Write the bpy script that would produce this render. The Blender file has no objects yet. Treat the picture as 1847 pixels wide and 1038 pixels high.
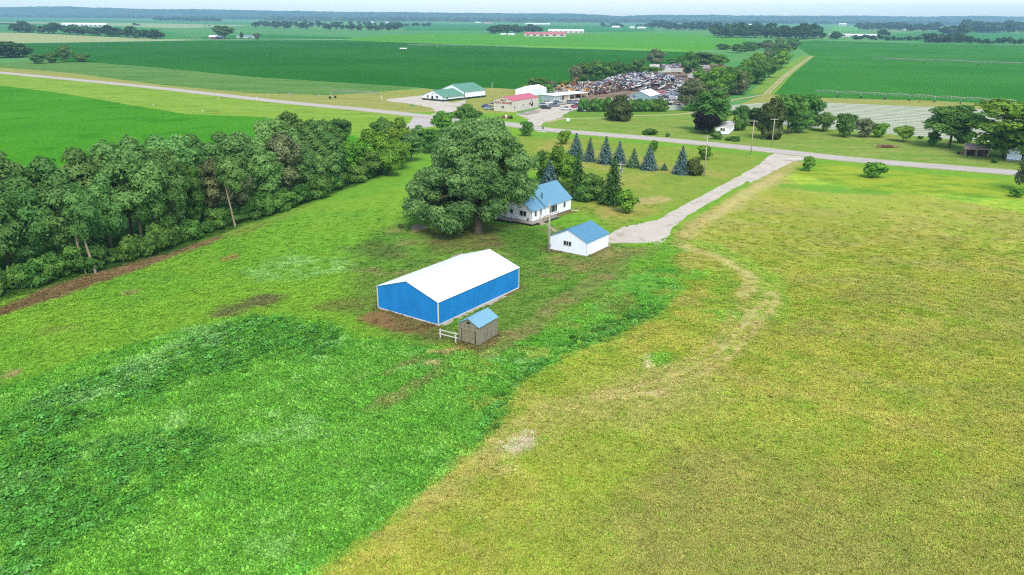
import bpy, math, random
import numpy as np
from mathutils import Matrix, Vector

# ------------------------------------------------------------------ camera
F_PX, CAM_H = 1400.0, 40.0          # focal length in photo pixels (1847 wide), flying height in metres
PITCH = math.atan(489 / F_PX)
ROLL = math.atan(14 / 1847)
sc = bpy.context.scene
COL = sc.collection
_a = math.pi / 2 - PITCH
CM = np.array((Matrix.Rotation(_a, 3, 'X') @ Matrix.Rotation(ROLL, 3, 'Z')))
cam = bpy.data.cameras.new('camera')
cam.sensor_width = 36
cam.lens = 36 * F_PX / 1847
cam.clip_start = 0.5
cam.clip_end = 40000
cam_ob = bpy.data.objects.new('camera', cam)
cam_ob.matrix_world = Matrix.Translation((0, 0, CAM_H)) @ Matrix(CM.tolist()).to_4x4()
COL.objects.link(cam_ob)
sc.camera = cam_ob

# ------------------------------------------------------------------ light
SUN_EL, SUN_AZ = math.radians(52), math.radians(166)   # azimuth clockwise from +Y (view direction)
world = bpy.data.worlds.new("World")
sc.world = world
world.use_nodes = True
wn = world.node_tree
wn.nodes.clear()
sky = wn.nodes.new('ShaderNodeTexSky')
sky.sky_type = 'NISHITA'
sky.sun_disc = False
sky.sun_elevation = SUN_EL
sky.sun_rotation = SUN_AZ
sky.air_density = 1.0
sky.dust_density = 1.0
sky.ozone_density = 1.0
bg = wn.nodes.new('ShaderNodeBackground')
bg.inputs['Strength'].default_value = 0.15
wo = wn.nodes.new('ShaderNodeOutputWorld')
wn.links.new(sky.outputs[0], bg.inputs['Color'])
wn.links.new(bg.outputs[0], wo.inputs['Surface'])
sun = bpy.data.lights.new('sun', 'SUN')
sun.energy = 1.45
sun.angle = math.radians(26)
sun.color = (1.0, 0.92, 0.78)
sun_ob = bpy.data.objects.new('sun', sun)
sd = Vector((math.sin(SUN_AZ) * math.cos(SUN_EL), math.cos(SUN_AZ) * math.cos(SUN_EL), math.sin(SUN_EL)))
sun_ob.rotation_euler = sd.to_track_quat('Z', 'Y').to_euler()
sun_ob.location = sd * 200
COL.objects.link(sun_ob)
sc.view_settings.view_transform = 'Standard'
sc.view_settings.look = 'None'
sc.view_settings.gamma = 1
sc.view_settings.exposure = 1.22
try:
    sc.cycles.use_denoising = False
    sc.cycles.filter_width = 1.15
    sc.cycles.max_bounces = 6
    sc.cycles.diffuse_bounces = 3
    sc.cycles.glossy_bounces = 2
    sc.cycles.transmission_bounces = 3
    sc.cycles.volume_bounces = 0
    sc.cycles.sample_clamp_indirect = 4
except Exception:
    pass

# ------------------------------------------------------------------ helpers: place, number, mesh
rng = np.random.default_rng(7)
random.seed(7)

def G(px, py, z=0.0):
    """photo pixel -> point on the level z"""
    d = CM @ np.array([(px - 923.5) / F_PX, (519 - py) / F_PX, -1.0])
    t = (CAM_H - z) / (-d[2])
    return np.array([d[0] * t, d[1] * t])

def GG(pts):
    return np.array([G(*p) for p in pts])

def P(x, y, z):
    c = CM.T @ np.array([x, y, z - CAM_H])
    return 923.5 + F_PX * c[0] / -c[2], 519 - F_PX * c[1] / -c[2]

def hgt(xy, py):
    lo, hi = -5.0, 400.0
    for _ in range(40):
        m = (lo + hi) / 2
        if P(xy[0], xy[1], m)[1] > py: lo = m
        else: hi = m
    return lo

def srgb(r, g, b):
    c = np.array([r, g, b], float) / 255
    return np.where(c <= 0.04045, c / 12.92, ((c + 0.055) / 1.055) ** 2.4)

KE = np.array([1.58, 1.70, 1.95])     # how bright a white diffuse surface lies in this daylight
def alb(r, g, b):
    """real surface colour for a tone seen in daylight at this exposure"""
    return tuple(np.clip(srgb(r, g, b) / KE, 0.0, 0.85))

def hash2(ix, iy, seed):
    h = (ix.astype(np.int64) * 374761393 + iy.astype(np.int64) * 668265263 + seed * 974634777) & 0x7fffffff
    h = ((h ^ (h >> 13)) * 1274126177) & 0x7fffffff
    h = h ^ (h >> 16)
    return (h & 0xffff) / 65535.0

def vnoise(x, y, seed=0):
    ix, iy = np.floor(x), np.floor(y)
    fx, fy = x - ix, y - iy
    fx, fy = fx * fx * (3 - 2 * fx), fy * fy * (3 - 2 * fy)
    a, b = hash2(ix, iy, seed), hash2(ix + 1, iy, seed)
    c, d = hash2(ix, iy + 1, seed), hash2(ix + 1, iy + 1, seed)
    return (a * (1 - fx) + b * fx) * (1 - fy) + (c * (1 - fx) + d * fx) * fy

def fbm(x, y, s, seed=0, oct=4):
    v, amp, tot = 0, 1.0, 0
    for o in range(oct):
        v = v + amp * vnoise(x / s + 17.3 * o, y / s - 9.1 * o, seed + o)
        tot += amp; amp *= 0.55; s *= 0.5
    return v / tot

def sstep(a, b, x):
    t = np.clip((x - a) / (b - a), 0, 1)
    return t * t * (3 - 2 * t)

def poly_sd(X, Y, poly):
    """signed distance to a polygon, positive inside"""
    poly = np.asarray(poly)
    n = len(poly)
    d2 = np.full(X.shape, 1e18)
    ins = np.zeros(X.shape, bool)
    for i in range(n):
        ax, ay = poly[i]; bx, by = poly[(i + 1) % n]
        ex, ey = bx - ax, by - ay
        t = np.clip(((X - ax) * ex + (Y - ay) * ey) / (ex * ex + ey * ey + 1e-12), 0, 1)
        d2 = np.minimum(d2, (X - ax - t * ex) ** 2 + (Y - ay - t * ey) ** 2)
        c = ((ay > Y) != (by > Y)) & (X < (bx - ax) * (Y - ay) / (by - ay + 1e-12) + ax)
        ins ^= c
    return np.where(ins, 1, -1) * np.sqrt(d2)

def line_d(X, Y, pts):
    d2 = np.full(X.shape, 1e18)
    for i in range(len(pts) - 1):
        ax, ay = pts[i]; bx, by = pts[i + 1]
        ex, ey = bx - ax, by - ay
        t = np.clip(((X - ax) * ex + (Y - ay) * ey) / (ex * ex + ey * ey + 1e-12), 0, 1)
        d2 = np.minimum(d2, (X - ax - t * ex) ** 2 + (Y - ay - t * ey) ** 2)
    return np.sqrt(d2)

def smooth_line(pts, n=12):
    pts = np.asarray(pts, float)
    p = np.vstack([2 * pts[0] - pts[1], pts, 2 * pts[-1] - pts[-2]])
    out = []
    for i in range(1, len(p) - 2):
        for k in range(n):
            t = k / n
            out.append(0.5 * ((2 * p[i]) + (-p[i - 1] + p[i + 1]) * t + (2 * p[i - 1] - 5 * p[i] + 4 * p[i + 1] - p[i + 2]) * t * t
                              + (-p[i - 1] + 3 * p[i] - 3 * p[i + 1] + p[i + 2]) * t ** 3))
    out.append(pts[-1])
    return np.array(out)

def tag(o, label=None, cat=None, group=None, kind=None):
    if label: o['label'] = label
    if cat: o['category'] = cat
    if group: o['group'] = group
    if kind: o['kind'] = kind
    return o

def thing(name, xy, label, cat, group=None, rz=0.0, z=0.0):
    o = bpy.data.objects.new(name, None)
    o.empty_display_size = 0.3
    o.location = (xy[0], xy[1], z)
    o.rotation_euler = (0, 0, rz)
    COL.objects.link(o)
    return tag(o, label, cat, group)

def link(name, me, parent=None):
    o = bpy.data.objects.new(name, me)
    COL.objects.link(o)
    if parent is not None: o.parent = parent
    return o

class MB:
    """collects shapes and links them as one mesh object"""
    def __init__(s): s.v = []; s.f = []; s.m = []
    def add(s, vs, fs, m=0):
        b = len(s.v)
        s.v += [tuple(v) for v in vs]
        s.f += [tuple(b + i for i in f) for f in fs]
        s.m += [m] * len(fs)
        return s
    def box(s, x0, x1, y0, y1, z0, z1, m=0):
        vs = [(x, y, z) for z in (z0, z1) for y in (y0, y1) for x in (x0, x1)]
        return s.add(vs, [(0, 2, 3, 1), (4, 5, 7, 6), (0, 1, 5, 4), (2, 6, 7, 3), (0, 4, 6, 2), (1, 3, 7, 5)], m)
    def tbox(s, M, sx, sy, sz, m=0):
        vs = [M @ Vector((x * sx / 2, y * sy / 2, z * sz / 2)) for z in (-1, 1) for y in (-1, 1) for x in (-1, 1)]
        return s.add(vs, [(0, 2, 3, 1), (4, 5, 7, 6), (0, 1, 5, 4), (2, 6, 7, 3), (0, 4, 6, 2), (1, 3, 7, 5)], m)
    def prism(s, poly, d, m=0):
        """poly: 3-D points in order, d: extrusion vector"""
        n = len(poly); d = Vector(d)
        vs = [Vector(p) for p in poly]; vs += [v + d for v in vs]
        fs = [tuple(range(n - 1, -1, -1)), tuple(range(n, 2 * n))]
        fs += [(i, (i + 1) % n, n + (i + 1) % n, n + i) for i in range(n)]
        return s.add(vs, fs, m)
    def tube(s, pts, rad, n=6, m=0, cap=True):
        pts = [Vector(p) for p in pts]
        if not hasattr(rad, '__len__'): rad = [rad] * len(pts)
        rings = []
        for i, p in enumerate(pts):
            d = (pts[min(i + 1, len(pts) - 1)] - pts[max(i - 1, 0)]).normalized()
            t = d.cross(Vector((0.31, 0.2, 0.93)))
            if t.length < 0.05: t = d.cross(Vector((1, 0, 0)))
            t.normalize(); b = d.cross(t)
            rings.append([p + (t * math.cos(2 * math.pi * k / n) + b * math.sin(2 * math.pi * k / n)) * rad[i] for k in range(n)])
        vs = [v for r in rings for v in r]
        fs = [(i * n + k, i * n + (k + 1) % n, (i + 1) * n + (k + 1) % n, (i + 1) * n + k) for i in range(len(pts) - 1) for k in range(n)]
        if cap: fs += [tuple(range(n - 1, -1, -1)), tuple((len(pts) - 1) * n + k for k in range(n))]
        return s.add(vs, fs, m)
    def mesh(s, name, mats, smooth=False):
        me = bpy.data.meshes.new(name)
        me.from_pydata(s.v, [], s.f)
        for k in (mats if isinstance(mats, (list, tuple)) else [mats]): me.materials.append(k)
        me.polygons.foreach_set('material_index', s.m)
        if smooth: me.polygons.foreach_set('use_smooth', [True] * len(s.f))
        me.update()
        return me
    def build(s, name, mats, parent=None, smooth=False):
        return link(name, s.mesh(name, mats, smooth), parent)

def np_mesh(name, V, Fq, mats, cols=None, cname='col', domain='FACE', smooth=False):
    """mesh from numpy arrays (quads or tris)"""
    k = Fq.shape[1]
    me = bpy.data.meshes.new(name)
    me.vertices.add(len(V)); me.vertices.foreach_set('co', V.astype(np.float32).ravel())
    me.loops.add(Fq.size); me.loops.foreach_set('vertex_index', Fq.astype(np.int32).ravel())
    me.polygons.add(len(Fq)); me.polygons.foreach_set('loop_start', np.arange(0, Fq.size, k, dtype=np.int32))
    if smooth: me.polygons.foreach_set('use_smooth', np.ones(len(Fq), bool))
    me.update(calc_edges=True)
    for m in (mats if isinstance(mats, (list, tuple)) else [mats]): me.materials.append(m)
    if cols is not None:
        at = me.attributes.new(cname, 'FLOAT_COLOR', domain)
        c = np.ones((len(cols), 4), np.float32); c[:, :3] = cols
        at.data.foreach_set('color', c.ravel())
    return me

# ------------------------------------------------------------------ materials
def nmat(name):
    m = bpy.data.materials.new(name); m.use_nodes = True
    nt = m.node_tree; nt.nodes.clear()
    out = nt.nodes.new('ShaderNodeOutputMaterial')
    return m, nt, out

def N(nt, t, **kw):
    n = nt.nodes.new(t)
    for k, v in kw.items():
        if k in n.inputs: n.inputs[k].default_value = v
        else: setattr(n, k, v)
    return n

def ramp(nt, src, stops):
    r = nt.nodes.new('ShaderNodeValToRGB')
    el = r.color_ramp.elements
    while len(el) < len(stops): el.new(0.5)
    for e, (p, c) in zip(el, stops):
        e.position = p; e.color = (*c, 1) if len(c) == 3 else c
    nt.links.new(src, r.inputs[0])
    return r.outputs[0]

def mixc(nt, fac, a, b, mode='MIX'):
    n = nt.nodes.new('ShaderNodeMix'); n.data_type = 'RGBA'; n.blend_type = mode
    for s, v in ((n.inputs[0], fac), (n.inputs[6], a), (n.inputs[7], b)):
        if hasattr(v, 'links'): nt.links.new(v, s)
        elif hasattr(v, '__len__'): s.default_value = (*v, 1) if len(v) == 3 else v
        else: s.default_value = v
    return n.outputs[2]

def plain(name, c, rough=0.6, var=0.12, scale=1.5, metal=0.0, stretch=None, dirt=None, bump=0.0, spec=0.3):
    """painted / weathered surface with uneven tone"""
    m, nt, out = nmat(name)
    b = N(nt, 'ShaderNodeBsdfPrincipled', Roughness=rough, Metallic=metal)
    b.inputs['Specular IOR Level'].default_value = spec
    tc = N(nt, 'ShaderNodeTexCoord')
    src = tc.outputs['Object']
    if stretch:
        mp = N(nt, 'ShaderNodeMapping'); mp.inputs['Scale'].default_value = stretch
        nt.links.new(src, mp.inputs[0]); src = mp.outputs[0]
    nz = N(nt, 'ShaderNodeTexNoise', Scale=scale, Detail=6.0, Roughness=0.6)
    nt.links.new(src, nz.inputs['Vector'])
    c = np.array(c)
    d = np.array(dirt) if dirt else c * (1 - var * 2)
    col = ramp(nt, nz.outputs[0], [(0.25, d), (0.5, c), (0.8, np.clip(c * (1 + var), 0, 0.9))])
    nt.links.new(col, b.inputs['Base Color'])
    if bump:
        bp = N(nt, 'ShaderNodeBump', Strength=bump, Distance=0.05)
        nt.links.new(nz.outputs[0], bp.inputs['Height']); nt.links.new(bp.outputs[0], b.inputs['Normal'])
    nt.links.new(b.outputs[0], out.inputs[0])
    return m

def leaf_mat(name, dark, light, transl=0.3, objvar=0.35, warm=None):
    m, nt, out = nmat(name)
    at = N(nt, 'ShaderNodeAttribute', attribute_name='col')
    sp = N(nt, 'ShaderNodeSeparateColor'); nt.links.new(at.outputs['Color'], sp.inputs[0])
    c = mixc(nt, sp.outputs[0], dark, light)
    oi = N(nt, 'ShaderNodeObjectInfo')
    mr = N(nt, 'ShaderNodeMapRange'); mr.inputs[3].default_value = 1 - objvar; mr.inputs[4].default_value = 1 + objvar
    nt.links.new(oi.outputs['Random'], mr.inputs[0])
    hs = N(nt, 'ShaderNodeHueSaturation')
    nt.links.new(c, hs.inputs['Color']); nt.links.new(mr.outputs[0], hs.inputs['Value'])
    m2 = N(nt, 'ShaderNodeMath', operation='MULTIPLY'); nt.links.new(oi.outputs['Random'], m2.inputs[0]); m2.inputs[1].default_value = 7.31
    m3 = N(nt, 'ShaderNodeMath', operation='FRACT'); nt.links.new(m2.outputs[0], m3.inputs[0])
    mh = N(nt, 'ShaderNodeMapRange'); mh.inputs[3].default_value = 0.492; mh.inputs[4].default_value = 0.525
    nt.links.new(m3.outputs[0], mh.inputs[0]); nt.links.new(mh.outputs[0], hs.inputs['Hue'])
    d = N(nt, 'ShaderNodeBsdfDiffuse'); t = N(nt, 'ShaderNodeBsdfTranslucent')
    nt.links.new(hs.outputs[0], d.inputs[0]); nt.links.new(hs.outputs[0], t.inputs[0])
    mx = N(nt, 'ShaderNodeMixShader'); mx.inputs[0].default_value = transl
    nt.links.new(d.outputs[0], mx.inputs[1]); nt.links.new(t.outputs[0], mx.inputs[2])
    nt.links.new(mx.outputs[0], out.inputs[0])
    return m

def inst_mat(name, transl=0.3):
    """plants whose colour comes with each instance"""
    m, nt, out = nmat(name)
    at = N(nt, 'ShaderNodeAttribute', attribute_name='icol'); at.attribute_type = 'INSTANCER'
    a2 = N(nt, 'ShaderNodeAttribute', attribute_name='col')
    c = mixc(nt, 1.0, at.outputs['Color'], a2.outputs['Color'], 'MULTIPLY')
    d = N(nt, 'ShaderNodeBsdfDiffuse'); t = N(nt, 'ShaderNodeBsdfTranslucent')
    nt.links.new(c, d.inputs[0]); nt.links.new(c, t.inputs[0])
    mx = N(nt, 'ShaderNodeMixShader'); mx.inputs[0].default_value = transl
    nt.links.new(d.outputs[0], mx.inputs[1]); nt.links.new(t.outputs[0], mx.inputs[2])
    nt.links.new(mx.outputs[0], out.inputs[0])
    return m

def field_mat(name, a, b, scale=0.02, rows=None, rowamt=0.15, fine=0.3, streak=None, finescale=0.6, patch=None):
    """crop or grass sheet: broad drift between two tones, fine grain, optional planted rows (angle, spacing)"""
    m, nt, out = nmat(name)
    tc = N(nt, 'ShaderNodeTexCoord')
    src = tc.outputs['Object']
    v1 = src
    if streak:
        mp = N(nt, 'ShaderNodeMapping'); mp.inputs['Rotation'].default_value = (0, 0, -streak[0]); mp.inputs['Scale'].default_value = (1, streak[1], 1)
        mp.vector_type = 'POINT'
        nt.links.new(src, mp.inputs[0]); v1 = mp.outputs[0]
    n1 = N(nt, 'ShaderNodeTexNoise', Scale=scale, Detail=5.0, Roughness=0.6); nt.links.new(v1, n1.inputs['Vector'])
    n2 = N(nt, 'ShaderNodeTexNoise', Scale=finescale, Detail=4.0, Roughness=0.7); nt.links.new(src, n2.inputs['Vector'])
    c = ramp(nt, n1.outputs[0], [(0.33, a), (0.67, b)])
    if patch is not None:
        n3 = N(nt, 'ShaderNodeTexNoise', Scale=scale * 2.3, Detail=4.0); nt.links.new(v1, n3.inputs['Vector'])
        f = ramp(nt, n3.outputs[0], [(0.56, (0, 0, 0)), (0.66, (1, 1, 1))])
        c = mixc(nt, f, c, patch)
    f2 = ramp(nt, n2.outputs[0], [(0.3, (1 - fine,) * 3), (0.7, (1 + fine,) * 3)])
    c = mixc(nt, 1.0, c, f2, 'MULTIPLY')
    if rows:
        mp = N(nt, 'ShaderNodeMapping'); mp.inputs['Rotation'].default_value = (0, 0, -rows[0])
        nt.links.new(src, mp.inputs[0])
        w = N(nt, 'ShaderNodeTexWave', Scale=6.2832 / (20 * rows[1]) * 1.0, Distortion=0.6, Detail=1.0); w.bands_direction = 'Y'
        nt.links.new(mp.outputs[0], w.inputs[0])
        f3 = ramp(nt, w.outputs['Color'], [(0.2, (1 - rowamt,) * 3), (0.8, (1 + rowamt,) * 3)])
        c = mixc(nt, 1.0, c, f3, 'MULTIPLY')
    d = N(nt, 'ShaderNodeBsdfDiffuse'); nt.links.new(c, d.inputs[0])
    bp = N(nt, 'ShaderNodeBump', Strength=0.5, Distance=0.3); nt.links.new(n2.outputs[0], bp.inputs['Height']); nt.links.new(bp.outputs[0], d.inputs['Normal'])
    nt.links.new(d.outputs[0], out.inputs[0])
    return m

def sheet(name, px_pts, z, mat, world=False, label=None, jag=0.0, seed=1):
    pts = np.array(px_pts) if world else GG(px_pts)
    if jag:
        q = []
        for i in range(len(pts)):
            a, b = pts[i], pts[(i + 1) % len(pts)]
            n = int(max(1, min(60, np.linalg.norm(b - a) // (jag * 3))))
            for k in range(n):
                t = k / n
                p = a * (1 - t) + b * t
                q.append(p + (rng.random(2) - 0.5) * 2 * jag * (0 if k == 0 else 1))
        pts = np.array(q)
    me = bpy.data.meshes.new(name)
    me.from_pydata([(p[0], p[1], z) for p in pts], [], [tuple(range(len(pts)))])
    if me.polygons[0].normal.z < 0: me.flip_normals()
    me.materials.append(mat)
    o = link(name, me)
    tag(o, label, None, None, 'structure')
    return o

def strip(name, line, w, z, mat, parent=None):
    line = np.asarray(line); n = len(line)
    if not hasattr(w, '__len__'): w = [w] * n
    d = np.gradient(line, axis=0); d /= np.linalg.norm(d, axis=1)[:, None] + 1e-9
    nn = np.stack([-d[:, 1], d[:, 0]], 1)
    L = line + nn * (np.array(w) / 2)[:, None]; R = line - nn * (np.array(w) / 2)[:, None]
    V = np.zeros((2 * n, 3)); V[0::2, :2] = L; V[1::2, :2] = R; V[:, 2] = z
    Fq = np.array([(2 * i, 2 * i + 1, 2 * i + 3, 2 * i + 2) for i in range(n - 1)])
    me = np_mesh(name, V, Fq, mat)
    if me.polygons[0].normal.z < 0: me.flip_normals()
    o = link(name, me, parent)
    if parent is None: tag(o, kind='structure')
    return o

# ================================================================== SETTING: terrain, fields, roads
GREEN = alb(108, 165, 66)
verge_m = field_mat('verge_grass', alb(140, 180, 75), alb(165, 185, 95), 0.03, fine=0.22, finescale=0.35, streak=(math.radians(-30), 4.0))
gp = np.array([(-14000, -600), (14000, -600), (14000, 15000), (-14000, 15000)], float)
far_m = field_mat('far_grass', alb(90, 165, 85), alb(125, 180, 105), 0.004, fine=0.12, finescale=0.05)
sheet('ground', gp, -0.06, far_m, world=True, label='flat green farmland reaching to the horizon')

U_ANG = math.radians(51.0)          # the lot's own direction: barn, garage and house all lie along it
ux, uy = math.cos(U_ANG), math.sin(U_ANG)

# --- the near lot: one fine grid, colour worked out from what grows where
ys = [14.0]
while ys[-1] < 345: ys.append(ys[-1] + max(0.42, 0.42 * (ys[-1] / 60) ** 1.15))
xs = np.arange(-175, 250, 0.62)
LX, LY = np.meshgrid(xs, np.array(ys))

def reg(pts, X, Y, soft=1.0, na=0.0, ns=6.0, seed=3):
    sd = poly_sd(X, Y, GG(pts))
    if na: sd = sd + (fbm(X, Y, ns, seed) - 0.5) * 2 * na
    return sstep(-soft, soft, sd)

def trk(pts, X, Y, w, soft=0.4, gap=0.0, na=0.3, seed=5):
    d = line_d(X, Y, smooth_line(GG(pts), 8))
    d = d + (fbm(X, Y, 2.5, seed) - 0.5) * 2 * na
    if gap: d = np.abs(d - gap / 2)
    return 1 - sstep(w / 2, w / 2 + soft, d)

WEED = [(-250, 830), (-60, 735), (0, 705), (150, 650), (330, 598), (430, 575), (520, 568), (600, 585), (650, 610), (720, 618), (830, 640), (930, 620), (1010, 590),
        (1085, 530), (1130, 492), (1190, 478), (1232, 486), (1215, 528), (1195, 560), (1120, 600), (1060, 625), (1000, 655), (940, 690), (905, 745), (880, 785), (800, 850), (700, 940), (560, 1038), (440, 1160), (-500, 1160)]
TALL1 = [(-200, 800), (0, 765), (115, 690), (295, 645), (330, 618), (460, 565), (600, 598), (610, 640), (480, 668), (350, 685), (200, 745), (90, 790), (-200, 900)]
TALL2 = [(-200, 840), (0, 790), (150, 800), (318, 768), (396, 790), (370, 838), (295, 900), (184, 950), (90, 1010), (40, 1100), (-300, 1100)]
TALL3 = [(1000, 625), (1075, 590), (1130, 560), (1190, 545), (1200, 562), (1120, 600), (1060, 625), (1000, 655), (945, 690), (900, 760), (870, 790), (860, 760), (920, 690)]
TALL4 = [(1120, 492), (1190, 478), (1230, 486), (1210, 515), (1150, 518), (1110, 508)]
HAY = [(1000, 655), (1120, 600), (1195, 560), (1235, 520), (1215, 465), (1225, 430), (1300, 370), (1400, 312), (1440, 316), (1560, 345), (1847, 360), (2300, 420), (2300, 1250), (400, 1250), (440, 1160), (560, 1038), (700, 940), (800, 850), (880, 785), (905, 745), (940, 690)]

def lot_colour(X, Y):
    """albedo and plant-height masks for points of the near lot"""
    U = X * ux + Y * uy; V = -X * uy + Y * ux
    n1 = fbm(X, Y, 14, 11); n2 = fbm(X, Y, 4.0, 12); n3 = fbm(X, Y, 1.3, 13, 3)
    nr = fbm(U * 0.22, V, 1.6, 14, 3)                       # streaks along the rows
    c = np.zeros(X.shape + (3,)); A = lambda *k: np.array(alb(*k))
    def put(w, col):
        nonlocal c
        w = np.asarray(w)[..., None]; c = c * (1 - w) + col * w
    # mown grass of the yard
    base = A(120, 178, 64)[None, None] if X.ndim == 2 else A(120, 178, 64)[None]
    c = c + base
    put(sstep(0.45, 0.62, n1) * 0.7, A(134, 182, 66))
    put(sstep(0.55, 0.75, n2) * 0.22, A(90, 154, 58))
    # roadside at left stays behind the trees: deep crop green
    # lawn north of the house, paler and drier
    w = reg([(930, 246), (1060, 250), (1180, 262), (1400, 283), (1310, 330), (1200, 385), (1110, 412), (1040, 380), (1000, 330), (940, 290)], X, Y, 3, 4, 10)
    put(w, A(142, 170, 74)); put(w * sstep(0.5, 0.66, n1), A(166, 172, 92)); put(w * sstep(0.52, 0.7, n2) * 0.5, A(116, 158, 66))
    # yard around house, barn and garage: thin grass over brown earth
    w = reg([(690, 420), (760, 395), (900, 410), (1000, 400), (1110, 440), (1200, 450), (1130, 490), (1080, 535), (1000, 595), (930, 625), (800, 625), (700, 610), (660, 560), (640, 520), (640, 450)], X, Y, 3, 4, 8)
    put(w, A(110, 162, 66)); put(w * sstep(0.47, 0.6, n1) * 0.6, A(126, 158, 78)); put(w * sstep(0.58, 0.74, n2) * 0.65, A(152, 148, 106)); put(w * sstep(0.52, 0.7, nr) * 0.55, A(86, 142, 56))
    w2 = reg([(760, 420), (850, 405), (960, 415), (960, 440), (880, 455), (780, 452)], X, Y, 2.5, 3, 6)
    put(w2 * (0.45 + 0.4 * n2), A(112, 108, 72))
    w2 = reg([(900, 415), (990, 412), (1000, 440), (960, 470), (905, 450)], X, Y, 2, 2, 6)
    put(w2 * 0.75, A(82, 138, 52))
    # hay field at right
    hay = reg(HAY, X, Y, 1.6, 2.4, 4, 21)
    e1 = reg([(900, 760), (960, 660), (1080, 600), (1170, 555), (1240, 480), (1330, 500), (1390, 540), (1300, 600), (1160, 640), (1050, 690), (960, 760)], X, Y, 3, 4, 7, 24)
    hay = hay * (1 - e1 * sstep(.42, .6, fbm(X, Y, 3.2, 25)) * .75)
    put(hay, A(158, 163, 70))
    put(hay * sstep(0.42, 0.62, n1) * 0.9, A(150, 160, 62)); put(hay * sstep(0.5, 0.68, fbm(X, Y, 9, 31)) * 0.7, A(172, 170, 84))
    put(hay * sstep(0.48, 0.7, n2) * 0.7, A(130, 154, 54)); put(hay * sstep(0.5, 0.66, fbm(X, Y, 7, 46)) * 0.5, A(150, 150, 72)); put(hay * sstep(0.58, 0.75, n3) * 0.3, A(186, 182, 100))
    put(hay * sstep(0.56, 0.7, fbm(X * 0.35, Y, 5, 41)) * 0.5, A(146, 148, 82))
    put(hay * sstep(0.52, 0.66, fbm(U * .12, V, 2.6, 44, 3)) * 0.35, A(140, 158, 60)); put(hay * sstep(0.56, 0.68, fbm(U, V * .14, 2.2, 45, 3)) * 0.3, A(178, 172, 104))
    w = reg([(1130, 830), (1350, 800), (1500, 870), (1640, 960), (1700, 1100), (1000, 1150), (900, 1000)], X, Y, 6, 7, 12)
    put(w * hay * (0.35 + 0.55 * n2), A(148, 147, 84))
    put(hay * sstep(.5, .72, fbm(X, Y, 26, 48, 3)) * .5, A(150, 154, 80)); put(hay * sstep(.55, .75, fbm(X + 50, Y, 18, 49, 3)) * .5, A(150, 170, 66))
    w = reg([(930, 730), (1100, 690), (1300, 660), (1330, 720), (1150, 780), (980, 800), (900, 860), (700, 960), (660, 960), (820, 850)], X, Y, 3, 4, 8)
    put(w * hay * (0.2 + 0.5 * n3), A(168, 160, 104))
    # greener strip along the road and the ditch
    w = reg([(1440, 292), (1847, 330), (2300, 400), (2300, 470), (1847, 385), (1640, 345), (1420, 336)], X, Y, 2.5, 3, 8)
    put(w, A(162, 188, 68)); put(w * sstep(0.48, 0.66, fbm(X * .5, Y, 6, 33)), A(128, 174, 60)); put(w * sstep(0.56, 0.7, fbm(X * .4, Y, 3, 34)) * .6, A(98, 152, 52))
    w = reg([(1405, 332), (1500, 336), (1610, 348), (1600, 353), (1480, 347), (1400, 338)], X, Y, 0.6, 1.0, 3)
    put(w * (.3 + .9 * n3), A(98, 158, 54))
    w = reg([(1240, 400), (1330, 350), (1425, 290), (1450, 293), (1400, 330), (1290, 400), (1220, 440)], X, Y, 1.5, 1.5, 5)
    put(w * 0.75, A(186, 176, 116))
    # weed patches
    weed = reg(WEED, X, Y, 0.9, 1.3, 4, 22)
    put(weed, A(106, 172, 68)); put(weed * sstep(0.45, 0.62, n1) * 0.8, A(112, 178, 66)); put(weed * sstep(0.5, 0.7, n2) * 0.5, A(80, 154, 54)); put(weed * sstep(0.54, 0.66, fbm(X, Y, 2.2, 26)) * sstep(-10, 0, X) * .85, A(140, 168, 74)); put(weed * sstep(.5, .64, fbm(X, Y, 3.4, 27)) * sstep(0, 8, X) * .6, A(124, 150, 78)); put(weed * sstep(0.6, 0.75, n3) * 0.45, A(128, 176, 90))
    w = reg([(640, 690), (700, 668), (760, 640), (800, 650), (790, 690), (720, 740), (660, 740)], X, Y, 1.5, 1.5, 5)
    put(w * sstep(0.5, 0.66, nr) * 0.7, A(134, 138, 90))
    tall = np.maximum.reduce([reg(q, X, Y, 1.2, 2.2, 5, 23 + i) for i, q in enumerate((TALL1, TALL2, TALL3))])
    rowf = 0.5 + 0.5 * np.sin((V + 0.9 * (fbm(X, Y, 7, 51) - 0.5)) * 2 * math.pi / 1.5)
    tall = tall * np.where(X < 0, .12 + .95 * rowf ** 1.4, 1) * sstep(0.3, 0.5, fbm(X, Y, 5, 52) + 0.05)
    put(tall * np.where(X > 0, .25, .6), A(60, 122, 50))
    pale = reg([(40, 740), (190, 670), (330, 612), (420, 590), (430, 606), (340, 650), (250, 700), (100, 740)], X, Y, 1.5, 2, 4, 29)
    pale = np.maximum(pale, reg([(430, 790), (560, 760), (580, 785), (500, 815), (430, 812)], X, Y, 1.2, 1.5, 4, 30) * 0.7)
    pale = np.maximum(pale, reg([(440, 490), (520, 462), (620, 470), (640, 490), (560, 502), (470, 508)], X, Y, 1.5, 2.5, 5, 32) * 0.75)
    pale = np.maximum(pale, weed * sstep(0.62, 0.72, fbm(X, Y, 6, 61)) * 0.6)
    pale = pale * sstep(0.38, 0.55, n3 * 0.6 + n2 * 0.4)
    put(pale * 0.7, A(150, 198, 132))
    # lush patches near the turning loop
    lush = np.maximum.reduce([reg(q, X, Y, 1, 1.5, 4, 71) for q in (
        [(1240, 484), (1290, 490), (1285, 505), (1235, 505)], [(1270, 560), (1330, 560), (1350, 578), (1290, 584)],
        [(1180, 440), (1230, 436), (1250, 455), (1190, 462)], [(1160, 645), (1200, 640), (1205, 660), (1170, 664)])])
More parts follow.
